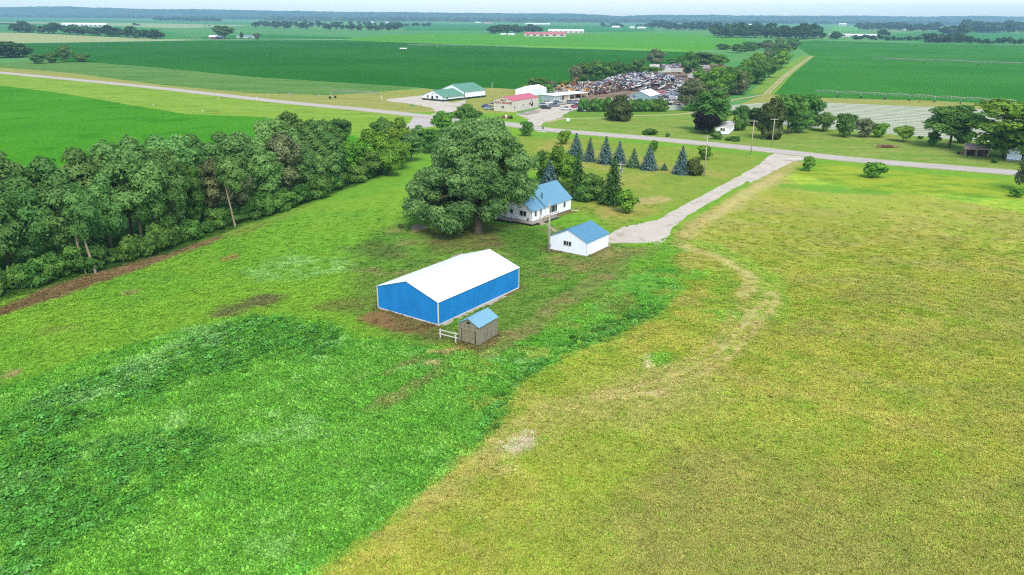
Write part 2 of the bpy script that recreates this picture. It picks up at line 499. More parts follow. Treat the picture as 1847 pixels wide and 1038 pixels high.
    put(lush * sstep(.3, .6, n2 * .6 + n3 * .4) * 0.75, A(110, 176, 64))
    w = trk([(1270, 440), (1330, 470), (1378, 500), (1392, 530), (1380, 570)], X, Y, 3.0, 2.0, na=1.0)
    put(w * 0.55, A(128, 172, 60))
    # bare tracks, earth and slab patches
    ruts = np.maximum.reduce([
        trk([(1223, 441), (1293, 465), (1345, 496), (1352, 515), (1338, 534)], X, Y, 1.6, 0.9, na=0.8) * 0.95,
        trk([(1392, 530), (1386, 548), (1348, 597), (1306, 642), (1258, 668), (1202, 692), (1150, 704), (1080, 715)], X, Y, 0.65, 0.5, gap=1.6) * 1.0,
        trk([(1338, 560), (1324, 586), (1286, 631), (1244, 656), (1190, 672)], X, Y, 0.5, 0.4, gap=1.6) * 0.85,
        trk([(1080, 715), (1010, 735), (940, 765), (890, 815), (850, 850), (760, 920)], X, Y, 0.4, 0.6, gap=1.4) * 0.4,
        trk([(938, 812), (920, 845), (880, 868)], X, Y, 0.4, 0.3) * 0.6,
        trk([(1300, 666), (1254, 704)], X, Y, 0.3, 0.3) * 0.7,
        trk([(1230, 420), (1280, 390), (1350, 345), (1425, 296)], X, Y, 0.6, 0.6, gap=1.6) * 0.45])
    loop = trk([(1225, 442), (1293, 466), (1350, 498), (1372, 530), (1366, 566), (1325, 612), (1275, 652), (1200, 690), (1100, 712)], X, Y, 3.6, 2.4, na=1.2)
    put(loop * (.06 + .34 * n3), A(166, 164, 96))
    put(ruts * (0.28 + 0.5 * n3), A(192, 178, 126))
    yard_ruts = np.maximum.reduce([trk([(1075, 500), (1000, 555), (940, 600), (880, 640)], X, Y, 0.5, 0.6, gap=1.5), trk([(1120, 478), (1040, 535), (960, 590)], X, Y, 0.5, 0.6, gap=1.6)])
    put(yard_ruts * 0.5 * n2 * 1.6, A(158, 150, 110))
    for q, k, soft, na, a in (
            ([(637, 580), (660, 563), (690, 561), (790, 592), (768, 606), (735, 605), (690, 592)], (146, 114, 86), 0.5, 0.8, 0.95),
            ([(685, 556), (792, 590), (826, 618), (790, 622), (730, 600)], (112, 116, 70), 0.8, 1.0, 0.7),
            ([(375, 572), (420, 550), (470, 534), (512, 532), (505, 545), (440, 562), (390, 576)], (112, 108, 84), 1.0, 1.8, 0.85),
            ([(560, 560), (600, 545), (650, 540), (650, 556), (600, 566)], (122, 120, 80), 1.2, 1.8, 0.6),
            ([(640, 445), (680, 435), (735, 445), (730, 465), (680, 470)], (98, 106, 72), 1.5, 2, 0.55),
            ([(735, 413), (752, 404), (775, 411), (752, 418)], (176, 162, 138), 0.2, 0.2, 0.95),
            ([(894, 806), (925, 790), (957, 780), (974, 800), (948, 816), (916, 822)], (190, 182, 154), 0.12, 0.35, 1.0),
            ([(1160, 642), (1172, 640), (1178, 660), (1166, 666)], (200, 190, 150), 0.2, 0.4, 0.8),
            ([(1165, 706), (1200, 704), (1206, 714), (1175, 718)], (196, 182, 142), 0.6, 0.8, 0.7),
            ([(770, 636), (810, 630), (826, 622), (840, 634), (800, 642)], (184, 166, 124), 0.4, 0.6, 0.8),
            ([(824, 616), (866, 630), (902, 610), (890, 622), (862, 640), (830, 630)], (128, 110, 78), 0.3, 0.4, 0.75),
            ([(760, 656), (790, 650), (800, 656), (775, 662)], (190, 176, 140), 0.3, 0.4, 0.7),
            ([(395, 466), (420, 458), (440, 462), (430, 470), (404, 473)], (158, 140, 92), 0.4, 0.6, 0.8),
            ([(60, 600), (110, 588), (150, 590), (90, 606)], (150, 160, 96), 0.8, 1, 0.5),
            ([(0, 680), (20, 668), (40, 666), (30, 680), (0, 690)], (178, 166, 124), 0.4, 0.6, 0.8),
            ([(220, 528), (246, 522), (250, 530), (226, 538)], (164, 152, 116), 0.4, 0.5, 0.6),
            ([(1075, 382), (1100, 376), (1118, 384), (1090, 396)], (188, 170, 112), 0.8, 1.2, 0.6),
            ([(1150, 358), (1190, 354), (1215, 360), (1180, 370), (1150, 370)], (200, 184, 138), 0.8, 1.2, 0.7),
            ([(985, 462), (1058, 470), (1100, 448), (1180, 448), (1120, 470), (1060, 492), (1000, 480)], (152, 144, 100), 1.2, 1.5, 0.6)):
        w = reg(q, X, Y, soft, na, 2.5, 81)
        put(w * a * (0.75 + 0.35 * n3), A(*k))
    # earth track along the tree line
    w = reg([(-120, 610), (0, 556), (80, 520), (200, 484), (300, 455), (370, 434), (400, 423), (410, 428), (340, 452), (240, 490), (130, 530), (0, 572), (-120, 630)], X, Y, 0.8, 1.0, 4, 91)
    put(w * 0.95, A(128, 110, 84)); put(w * sstep(0.5, 0.65, n2) * 0.6, A(150, 132, 104))
    w = reg([(400, 420), (450, 405), (500, 392), (560, 370), (500, 400), (420, 430)], X, Y, 1.2, 1.2, 5, 92)
    put(w * 0.5, A(134, 140, 80))
    # contact shadows painted as a soil-brown band round the building bases
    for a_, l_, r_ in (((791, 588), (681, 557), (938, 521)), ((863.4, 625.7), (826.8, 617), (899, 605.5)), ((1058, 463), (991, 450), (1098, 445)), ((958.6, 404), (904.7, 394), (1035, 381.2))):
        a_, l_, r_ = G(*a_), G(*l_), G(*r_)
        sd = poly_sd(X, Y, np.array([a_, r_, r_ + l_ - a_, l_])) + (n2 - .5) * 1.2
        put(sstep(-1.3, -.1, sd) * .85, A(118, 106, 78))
    # floor of the wood
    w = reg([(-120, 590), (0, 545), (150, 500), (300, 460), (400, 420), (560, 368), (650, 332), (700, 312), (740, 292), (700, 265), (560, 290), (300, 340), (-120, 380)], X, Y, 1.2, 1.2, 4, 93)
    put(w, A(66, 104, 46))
    c = c * (1 + hay[..., None] * np.array([.43, .43, .5])) * (1 + np.array([.2, .13, .06]) * (1 - hay[..., None]))
    # grain
    g = 0.86 + 0.28 * n3
    c = np.clip(c * g[..., None], 0.005, 0.8)
    bare = np.clip(ruts + yard_ruts * 0.4, 0, 1)
    for q in ([(637, 580), (660, 563), (690, 561), (790, 592), (768, 606), (735, 605), (690, 592)], [(898, 806), (955, 783), (970, 800), (918, 818)]):
        bare = np.maximum(bare, reg(q, X, Y, 0.4, 0.5, 2.5, 81))
    return c, dict(hay=hay, weed=weed, tall=tall, pale=pale, lush=lush, bare=bare)

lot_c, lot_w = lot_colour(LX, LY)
lm, nt, out = nmat('lot_grass')
at = N(nt, 'ShaderNodeAttribute', attribute_name='col')
tc = N(nt, 'ShaderNodeTexCoord')
nz = N(nt, 'ShaderNodeTexNoise', Scale=2.2, Detail=6.0, Roughness=0.75); nt.links.new(tc.outputs['Object'], nz.inputs['Vector'])
nf = N(nt, 'ShaderNodeTexNoise', Scale=0.5, Detail=4.0, Roughness=0.7); nt.links.new(tc.outputs['Object'], nf.inputs['Vector'])
f = ramp(nt, nz.outputs[0], [(0.28, (0.62, 0.62, 0.6)), (0.5, (1, 1, 1)), (0.74, (1.3, 1.3, 1.25))])
f2 = ramp(nt, nf.outputs[0], [(0.3, (0.86, 0.9, 0.86)), (0.7, (1.12, 1.1, 1.1))])
cc = mixc(nt, 1.0, mixc(nt, 1.0, at.outputs['Color'], f, 'MULTIPLY'), f2, 'MULTIPLY')
d = N(nt, 'ShaderNodeBsdfDiffuse'); nt.links.new(cc, d.inputs[0])
bp = N(nt, 'ShaderNodeBump', Strength=0.6, Distance=0.12); nt.links.new(nz.outputs[0], bp.inputs['Height']); nt.links.new(bp.outputs[0], d.inputs['Normal'])
nt.links.new(d.outputs[0], out.inputs[0])
ny, nx = LX.shape
V = np.stack([LX.ravel(), LY.ravel(), np.zeros(LX.size)], 1)
ii = (np.arange(ny - 1)[:, None] * nx + np.arange(nx - 1)[None]).ravel()
Fq = np.stack([ii, ii + 1, ii + nx + 1, ii + nx], 1)
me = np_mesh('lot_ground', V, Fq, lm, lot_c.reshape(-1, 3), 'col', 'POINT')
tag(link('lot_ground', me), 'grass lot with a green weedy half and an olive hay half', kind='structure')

# --- roads
ROAD = smooth_line(GG([(-900, 40), (-400, 93), (0, 131.3), (250, 155.5), (500, 183.2), (650, 197.5), (748, 208), (820, 215.5), (906, 223), (985, 234), (1100, 244), (1188, 251.5), (1350, 267.5), (1543, 288.5), (1828, 311.8), (2300, 352)]), 10)
asph = field_mat('worn_asphalt', alb(206, 202, 200), alb(222, 218, 214), 0.05, fine=0.07, finescale=1.5, streak=(math.radians(-33), 6))
grav = field_mat('pale_gravel', alb(220, 213, 202), alb(234, 227, 217), 0.12, fine=0.1, finescale=1.2, patch=alb(208, 198, 180))
tan = field_mat('dry_track', alb(200, 186, 142), alb(216, 204, 164), 0.05, fine=0.15)
strip('road_shoulder', ROAD, 10.4, 0.035, field_mat('shoulder', alb(206, 198, 178), alb(190, 190, 150), 0.2, fine=0.2))
strip('road', ROAD, 7.2, 0.05, asph)
road_mark_m = plain('road_paint', alb(232, 228, 214), 0.8, 0.1)
nrm = np.gradient(ROAD, axis=0); nrm /= np.linalg.norm(nrm, axis=1)[:, None]; nrm = np.stack([-nrm[:, 1], nrm[:, 0]], 1)
for s in (-1, 1): strip('road_edge_line', ROAD + nrm * 3.2 * s, 0.14, 0.056, road_mark_m)
strip('road_centre_line', ROAD, 0.14, 0.056, plain('road_centre_paint', alb(214, 200, 150), 0.8, 0.15))
sheet('gravel_yard', [(694, 180), (765, 172), (815, 186), (840, 181), (838, 190), (816, 203), (800, 217), (770, 211), (788, 203), (778, 195), (735, 187), (705, 184)], 0.02, grav, jag=0.5)
sheet('side_road', [(748, 206), (800, 212), (830, 219), (800, 226), (760, 232), (720, 244), (706, 240), (712, 231), (740, 222)], 0.022, asph, jag=0.4)
sheet('gravel_lot', [(930, 207), (978, 195), (1000, 176), (1030, 166), (1046, 172), (1046, 196), (1030, 201), (1016, 207), (1012, 213), (984, 220), (974, 228), (985, 240), (940, 232), (955, 216)], 0.02, grav, jag=0.5)
sheet('oil_stain', [(934, 207), (952, 200), (975, 199), (972, 204), (950, 209)], 0.03, field_mat('stain', alb(168, 160, 150), alb(196, 188, 178), 0.2), jag=0.4)
strip('grass_track', smooth_line(GG([(985, 221), (1012, 215.5), (1050, 213.5), (1093, 212.5), (1148, 209), (1240, 205), (1290, 190), (1319, 181.5), (1379, 171)]), 8), 2.4, 0.012, tan)
DW = smooth_line(GG([(1145, 434), (1190, 408), (1250, 372), (1320, 334), (1372, 305), (1420, 286)]), 10)
DW = DW + np.random.default_rng(4).normal(size=DW.shape) * .12
nD = len(DW); tt = np.linspace(0, 1, nD)
rw = np.random.default_rng(3); jw = np.convolve(rw.normal(size=nD + 6), np.ones(4) / 4, 'same')[3:-3]
strip('driveway', DW, 3.9 + .3 * jw + 6.5 * np.exp(-((tt - 0.02) / 0.16) ** 2) + 3.0 * np.exp(-((tt - 1.0) / 0.08) ** 2), 0.014, grav)
sheet('driveway_mouth', [(1338, 322), (1366, 299), (1386, 282), (1404, 275), (1462, 281), (1452, 289), (1428, 293), (1408, 303), (1380, 318), (1352, 330)], 0.017, grav, jag=0.4)
sheet('driveway_apron', [(1096, 425), (1120, 411), (1180, 398), (1215, 405), (1205, 428), (1180, 438), (1102, 439), (1098, 446)], 0.018, grav, jag=0.22)
strip('creek_track', smooth_line(GG([(830, 236), (800, 247), (770, 257), (735, 271), (690, 292)]), 6), 3.0, 0.01, tan)

# --- fields
A1 = math.radians(-33)
dark_crop = field_mat('soybean_dark', alb(42, 116, 36), alb(60, 134, 46), 0.006, rows=(math.radians(20), 3.0), rowamt=0.05, fine=0.2, finescale=0.25)
sheet('field', [(36, 78.6), (363, 73.5), (618, 73), (950, 86), (1240, 94.5), (1250, 112), (1120, 140), (1000, 163), (860, 158), (794, 163), (748, 157.5), (450, 138.5), (271, 121), (162, 113), (120, 112), (54, 104), (20, 90)], -0.02, dark_crop, label='broad dark green soybean field')
mid_crop = field_mat('young_crop', alb(86, 146, 66), alb(130, 168, 92), 0.02, rows=(A1, 2.4), rowamt=0.12, fine=0.2, streak=(A1, 5), finescale=0.3)
sheet('field', [(-200, 104), (0, 115), (60, 108), (162, 113.5), (271, 121.5), (450, 139), (748, 158), (690, 166), (590, 172), (450, 168), (270, 151), (130, 132), (0, 122), (-200, 108)], -0.02, mid_crop, jag=0.8, label='streaky thin crop strip beside the road')
verge2 = field_mat('verge_dry', alb(156, 176, 84), alb(188, 182, 112), 0.03, fine=0.2, streak=(A1, 6), finescale=0.4)
sheet('verge', [(-400, 60), (0, 117), (270, 149), (450, 166), (590, 170), (690, 165), (800, 158), (860, 155), (960, 165), (930, 210), (900, 219), (800, 211), (700, 200), (500, 180), (250, 153), (0, 129.5), (-400, 92)], -0.03, verge2, jag=0.6, label='dry roadside grass')
sheet('verge', [(-400, 94), (0, 133), (250, 157), (500, 185), (650, 200), (748, 211), (720, 244), (640, 240), (560, 228), (476, 212), (338, 207), (233, 190), (119, 170), (0, 155), (-400, 110)], 0.006, field_mat('verge_bright', alb(138, 184, 62), alb(164, 196, 86), 0.03, fine=0.18, streak=(A1, 5), finescale=0.4, patch=alb(112, 160, 62)), jag=0.8, label='bright mown roadside grass')
lush = field_mat('soybean_bright', alb(76, 158, 34), alb(92, 170, 46), 0.02, rows=(A1, 1.5), rowamt=0.09, fine=0.32, finescale=0.8, patch=alb(70, 152, 34))
sheet('field', [(-600, 90), (-200, 135), (0, 154.5), (119, 169.5), (233, 189.5), (338, 206.5), (476, 211.5), (600, 236), (690, 262), (560, 300), (350, 350), (0, 440), (-500, 560)], 0.012, lush, jag=0.6, label='bright green soybean field behind the tree line')
light = field_mat('corn_light', alb(88, 172, 44), alb(108, 182, 58), 0.004, fine=0.12, finescale=0.1, streak=(0.1, 6))
sheet('field', [(618, 72.6), (700, 64), (820, 60), (1000, 65), (1120, 59), (1230, 60), (1345, 70), (1345, 82), (1240, 94), (950, 85.4)], -0.025, light, label='pale green field beyond the dark one')
sheet('field', [(900, 82), (1180, 88), (1240, 91), (1240, 93.8), (950, 85.2)], -0.022, field_mat('corn_yellow', alb(130, 196, 74), alb(120, 188, 70), 0.005, fine=0.1), jag=1.5)
right_crop = field_mat('soybean_right', alb(58, 136, 48), alb(78, 152, 60), 0.008, rows=(math.radians(62), 2.0), rowamt=0.07, fine=0.2, finescale=0.3)
sheet('field', [(1424, 77), (1470, 73), (1600, 77), (1760, 81), (2300, 92), (2300, 222), (1847, 190), (1680, 182), (1488, 177), (1388, 170), (1463, 101)], -0.02, right_crop, label='wide green crop field at the right')
silver_crop = field_mat('mulched_crop', alb(186, 200, 172), alb(206, 210, 192), 0.05, rows=(math.radians(-22), 6.0), rowamt=0.2, fine=0.22, finescale=0.7, streak=(math.radians(-22), 5), patch=alb(140, 168, 120))
sheet('field', [(1318, 190), (1400, 184), (1480, 185), (1847, 200), (2200, 215), (2200, 280), (1847, 262), (1690, 250), (1560, 238), (1400, 226), (1318, 204)], 0.012, silver_crop, jag=0.5, label='pale silvery field with mulched rows')
sheet('verge', [(1379, 170), (1488, 177), (1680, 182), (1847, 190), (2200, 212), (2200, 218), (1847, 200), (1480, 185.5), (1400, 184.5), (1330, 190)], 0.004, verge2, jag=0.5)
sheet('verge', [(985, 222), (1050, 216), (1148, 212), (1240, 207), (1330, 205), (1400, 227), (1560, 239), (1690, 251), (1847, 262), (2300, 285), (2300, 345), (1828, 306), (1543, 283), (1350, 262), (1188, 246.5), (1040, 233), (985, 229)], 0.006, field_mat('verge_lawn', alb(126, 172, 66), alb(160, 182, 92), 0.05, fine=0.2, streak=(math.radians(-20), 3), finescale=0.4, patch=alb(178, 178, 104)), jag=0.4, label='rough lawn beyond the road')
sheet('verge', [(1020, 206), (1048, 198), (1240, 196), (1245, 206), (1148, 211), (1050, 213), (1016, 213)], 0.007, field_mat('verge_lawn_b', alb(118, 166, 62), alb(136, 176, 72), 0.05, fine=0.2), jag=0.5)
for s in (-1, 1):
    tl = smooth_line(GG([(1383, 170), (1392, 160), (1424, 131), (1463, 102)]), 6)
    strip('field_track', tl + np.array([1.1 * s, 0]), 1.3, 0.004, tan)
strip('track_verge', smooth_line(GG([(1372, 170), (1384, 160), (1416, 131), (1458, 101)]), 6), 14, -0.01, field_mat('track_grass', alb(128, 176, 70), alb(150, 186, 86), 0.05))
strip('far_road', GG([(-150, 82), (36, 78), (200, 75.5), (363, 72.4), (480, 70.5), (618, 71.5)]), 9, -0.004, plain('far_gravel', alb(226, 226, 206), 0.9, 0.1, 0.05))
def band(pts, a, b, z=-0.03):
    sheet('field', pts, z, field_mat('far_crop', alb(*a), alb(*b), 0.003, fine=0.1, finescale=0.05))
band([(-150, 58), (60, 60), (192, 67), (300, 71), (363, 72), (200, 75), (36, 77.5), (-150, 82)], (176, 192, 132), (190, 202, 146))
band([(-150, 46), (0, 42), (120, 44), (300, 52), (363, 66), (363, 72), (300, 70.5), (190, 66.5), (0, 56.5), (-150, 57)], (78, 156, 82), (92, 164, 92))
band([(-150, 40), (0, 39.5), (240, 42), (440, 46), (470, 50), (300, 51), (120, 44), (-150, 45)], (178, 196, 148), (164, 192, 140))
band([(-150, 32), (0, 31.5), (300, 37), (500, 42), (470, 45), (240, 41), (-150, 39)], (74, 152, 86), (92, 166, 100))
band([(290, 53), (440, 47), (500, 50), (620, 57), (740, 57), (900, 60), (700, 63), (618, 71), (363, 71.5)], (92, 162, 88), (110, 174, 100), -0.028)
band([(720, 42), (900, 45), (1180, 48), (1180, 56), (1120, 58.5), (1000, 57), (730, 56)], (66, 148, 76), (84, 160, 88), -0.028)
band([(360, 67), (470, 62), (640, 68), (620, 71), (370, 72)], (60, 142, 66), (70, 150, 74), -0.026)
band([(1500, 47), (1560, 48), (1546, 56), (1500, 57)], (110, 190, 86), (120, 196, 96), -0.026)
band([(1680, 50), (1847, 62), (2200, 80), (2200, 92), (1847, 80), (1600, 74), (1560, 66), (1680, 56)], (70, 150, 80), (84, 160, 92), -0.028)
band([(1560, 50), (1700, 45), (1740, 50), (1690, 56), (1580, 58)], (160, 188, 130), (120, 176, 104), -0.027)

# --- wooded hills along the horizon
prof = [(-500, 9), (0, 12), (100, 15), (200, 14), (330, 18), (430, 18), (470, 19), (620, 22), (700, 23), (850, 25), (940, 26), (1020, 25.5), (1100, 30), (1150, 28), (1250, 28.5), (1347, 30), (1500, 30), (1600, 31), (1847, 31), (2400, 36)]
hx = np.arange(-450, 2301, 2.5)
top = np.interp(hx, [p[0] for p in prof], [p[1] for p in prof])
rows_ = np.linspace(0, 1, 36)
HV, HC = [], []
D0, D1 = 7200.0, 9300.0
for r in rows_:
    D = D0 + (D1 - D0) * r
    for x, ty in zip(hx, top):
        dirx = (x - 923.5) / F_PX
        HV.append((dirx * D * 1.05, D, 0))
HV = np.array(HV)
ridge_h = np.array([hgt((( x - 923.5) / F_PX * 9000 * 1.05, 9000.0), ty) for x, ty in zip(hx, top)])
ridge_h = np.tile(ridge_h, len(rows_)); rr = np.repeat(rows_, len(hx))
shape = sstep(0.0, 0.75, rr) * (0.72 + 0.5 * fbm(HV[:, 0], HV[:, 1], 700, 5)) 
shape = np.where(rr > 0.8, 1.0 * sstep(1.25, 0.8, rr), shape)
HV[:, 2] = ridge_h * np.clip(shape, 0, 1.05) + 16 * fbm(HV[:, 0], HV[:, 1], 45, 6, 3) * sstep(0, 0.05, rr) - 4
ii = (np.arange(len(rows_) - 1)[:, None] * len(hx) + np.arange(len(hx) - 1)[None]).ravel()
Fq = np.stack([ii, ii + 1, ii + len(hx) + 1, ii + len(hx)], 1)
hm = field_mat('hill_wood', alb(34, 74, 36), alb(74, 112, 54), 0.004, fine=0.5, finescale=0.03)
tag(link('hills', np_mesh('hills', HV, Fq, hm)), 'low wooded hills along the horizon', kind='structure')

# ================================================================== VEGETATION: prototypes
def leaf_quads(Pn, Nn, size, aspect=1.5, r=rng):
    n = len(Pn)
    t = np.cross(Nn, r.normal(size=(n, 3))); t /= np.linalg.norm(t, axis=1)[:, None] + 1e-9
    b = np.cross(Nn, t)
    s = size[:, None]
    V = np.stack([Pn + t * s * aspect / 2, Pn + b * s / 2, Pn - t * s * aspect / 2, Pn - b * s / 2], 1).reshape(-1, 3)
    return V, np.arange(4 * n).reshape(n, 4)

def crown_pts(lobes, n, r, under=0.4, deep=0.72):
    L = np.array(lobes, float)
    w = (L[:, 3] * L[:, 4] + L[:, 5] * L[:, 3]); w /= w.sum()
    n2 = int(n * 1.9)
    idx = r.choice(len(L), n2, p=w)
    d = r.normal(size=(n2, 3)); d /= np.linalg.norm(d, axis=1)[:, None]
    fl = (d[:, 2] < -0.25) & (r.random(n2) > under); d[fl, 2] *= -1
    wob = 1 + 0.16 * np.sin(d[:, 0] * 7 + idx * 1.7) + 0.14 * np.sin(d[:, 1] * 8 + d[:, 2] * 6 + idx)
    rad = (1 - 0.45 * r.random(n2) ** 2.2) * wob
    Pn = L[idx, :3] + d * L[idx, 3:] * rad[:, None]
    keep = np.ones(n2, bool)
    for k in range(len(L)):
        q = np.linalg.norm((Pn - L[k, :3]) / L[k, 3:], axis=1)
        keep &= ~((q < deep) & (idx != k))
    keep &= Pn[:, 2] > 0.05
    sel = np.where(keep)[0][:n]
    return Pn[sel], d[sel], idx[sel], rad[sel]

def crown(name, lobes, n, leaf, mat, r, aspect=1.5, under=0.4, jit=0.42):
    Pn, d, idx, rad = crown_pts(lobes, n, r, under)
    Nn = d + r.normal(size=d.shape) * jit + np.array([0, 0, 0.25]); Nn /= np.linalg.norm(Nn, axis=1)[:, None]
    size = leaf * r.uniform(0.6, 1.35, len(Pn))
    V, Fq = leaf_quads(Pn, Nn, size, aspect, r)
    lt = r.random(len(lobes))
    tint = np.clip(0.12 + 0.5 * lt[idx] + 0.32 * r.random(len(Pn)), 0, 1)
    return np_mesh(name, V, Fq, mat, np.repeat(tint[:, None], 3, 1))

def env_lobes(h, w, base, k, r, rl=(0.2, 0.32), top=1.0, taper=0.0):
    """lobes spread through an uneven envelope"""
    out = []
    cz, rz = (h + base) / 2, (h - base) / 2
    tries = 0
    while len(out) < k and tries < 4000:
        tries += 1
        d = r.normal(size=3); d /= np.linalg.norm(d)
        q = r.uniform(0.35, 0.8)
        s = w * r.uniform(*rl)
        z = cz + d[2] * rz * q
        nar = 1 - taper * (z - base) / (h - base)
        p = np.array([d[0] * w / 2 * q * nar, d[1] * w / 2 * q * nar, z])
        if all(np.linalg.norm(p - np.array(o[:3])) > 0.45 * (s + o[3]) for o in out):
            out.append((*p, s, s * r.uniform(0.85, 1.1), s * r.uniform(0.65, 0.85)))
    return out

def trunk_mb(h, r0, lobes, r, lean=(0, 0), nl=7, split=0.3):
    mb = MB()
    mid = Vector((lean[0] * 0.5 + r.normal() * 0.15, lean[1] * 0.5 + r.normal() * 0.15, h * 0.35))
    top = Vector((lean[0], lean[1], h * 0.72))
    mb.tube([(0, 0, -0.1), (0.02, 0.03, 0.4), tuple(mid * 0.5), tuple(mid), tuple((mid + top) / 2), tuple(top)], [r0 * 1.45, r0 * 1.05, r0 * 0.9, r0 * 0.72, r0 * 0.45, r0 * 0.15], 8)
    for q in sorted(lobes, key=lambda o: -o[3])[:nl]:
        t = r.uniform(split, 0.8)
        a = mid * (t / 0.5) if t < 0.5 else mid.lerp(top, (t - 0.5) * 2)
        e = Vector(q[:3]); m = a.lerp(e, 0.5) + Vector((r.normal() * 0.3, r.normal() * 0.3, 0.3))
        mb.tube([a, m, e], [r0 * 0.4, r0 * 0.26, r0 * 0.08], 5)
    return mb

bark = plain('bark', alb(108, 98, 84), 0.9, 0.25, 3.0, stretch=(3, 3, 0.5), bump=0.4)
bark_pale = plain('pale_bark', alb(176, 164, 142), 0.9, 0.2, 3.0, stretch=(3, 3, 0.5))
LM = dict(
    elm=leaf_mat('elm_leaves', alb(82, 130, 64), alb(178, 228, 136), 0.4, objvar=0.22),
    big=leaf_mat('big_elm_leaves', alb(84, 128, 66), alb(178, 222, 138), 0.4, objvar=0.05),
    fresh=leaf_mat('fresh_leaves', alb(76, 138, 42), alb(178, 224, 92), objvar=0.15),
    spruce=leaf_mat('blue_needles', alb(44, 76, 70), alb(124, 162, 162), 0.1, objvar=0.12),
    green_spruce=leaf_mat('green_needles', alb(52, 92, 58), alb(136, 172, 130), 0.1, objvar=0.12),
    cedar=leaf_mat('cedar_needles', alb(38, 72, 36), alb(104, 138, 72), 0.1, objvar=0.15),
    juniper=leaf_mat('juniper_needles', alb(66, 84, 46), alb(134, 146, 86), 0.2, objvar=0.1),
    grey=leaf_mat('grey_leaves', alb(92, 116, 72), alb(172, 186, 138), objvar=0.15),
    dark=leaf_mat('dark_leaves', alb(62, 110, 48), alb(152, 200, 100), objvar=0.2),
    purple=leaf_mat('purple_leaves', alb(30, 26, 30), alb(58, 52, 54), objvar=0.1),
    far=leaf_mat('far_leaves', alb(40, 78, 38), alb(108, 146, 76), objvar=0.22))

PROTO = {}
def proto(key, h, w, base, k, n, leaf, mat, seed, r0=0.3, rl=(0.2, 0.32), taper=0.0, lean=(0, 0), barkm=None, nl=7, **kw):
    r = np.random.default_rng(seed)
    lob = env_lobes(h * 0.97, w * 0.93, base, k, r, rl, taper=taper)
    cm = crown('crown_' + key, lob, n, leaf, LM[mat], r, **kw)
    tm = trunk_mb(h, r0, lob, r, lean, nl).mesh('trunk_' + key, barkm or bark, True)
    PROTO[key] = (cm, tm, h, w)

for i in range(5):
    proto(f'elm{i}', 20, 12.5, 3.0, 28, 14000, 0.42, 'elm', 100 + i, 0.32, (0.13, 0.23), nl=9)
for i in range(2):
    proto(f'high{i}', 20, 11, 8.5, 14, 8500, 0.42, 'elm', 130 + i, 0.36, (0.17, 0.25), barkm=bark_pale, nl=10, lean=(-2.6, 0.5))
for i in range(3):
    proto(f'fresh{i}', 8, 7, 1.0, 16, 6500, 0.32, 'fresh', 140 + i, 0.14, (0.16, 0.27), nl=6)
for i in range(3):
    proto(f'shrub{i}', 4, 5, -0.4, 11, 3600, 0.32, 'dark', 150 + i, 0.1, (0.18, 0.3), nl=5)
for i in range(2):
    proto(f'bush{i}', 4, 4, 0.3, 12, 2600, 0.3, 'fresh', 160 + i, 0.1, (0.17, 0.27), nl=6)
for i in range(3):
    proto(f'dark{i}', 12, 11, 0.8, 20, 7000, 0.44, 'dark', 170 + i, 0.25, (0.14, 0.25))
for i in range(2):
    proto(f'grey{i}', 10, 9, 0.6, 16, 5000, 0.4, 'grey', 180 + i, 0.2, (0.17, 0.27))
for i in range(2):
    proto(f'cedar{i}', 9, 5, 0.2, 22, 4200, 0.42, 'cedar', 190 + i, 0.18, (0.14, 0.22), taper=0.72, nl=5, aspect=2.2)
for i in range(2):
    proto(f'tallf{i}', 18, 12, 1.5, 26, 12000, 0.42, 'fresh', 210 + i, 0.3, (0.13, 0.24), nl=9)
    proto(f'talld{i}', 18, 12, 2.0, 26, 12000, 0.42, 'dark', 220 + i, 0.3, (0.13, 0.24), nl=9)
proto('tallg0', 18, 11, 2.0, 24, 10000, 0.42, 'grey', 230, 0.3, (0.13, 0.24), nl=9)
proto('juniper', 4, 7, 0.0, 14, 2800, 0.4, 'juniper', 196, 0.15, (0.15, 0.24), nl=5, taper=0.5, aspect=2.2)
proto('juniper_tall', 8, 9, -.4, 26, 6000, 0.4, 'juniper', 197, 0.2, (0.13, 0.22), nl=5, taper=0.5, aspect=2.0)
proto('juniper_wide', 8, 8, -.4, 26, 6000, 0.4, 'juniper', 199, 0.2, (0.13, 0.22), nl=5, taper=0.35, aspect=2.0)
proto('purple', 7, 7, 0.2, 12, 2400, 0.5, 'purple', 198, 0.15, (0.18, 0.28))

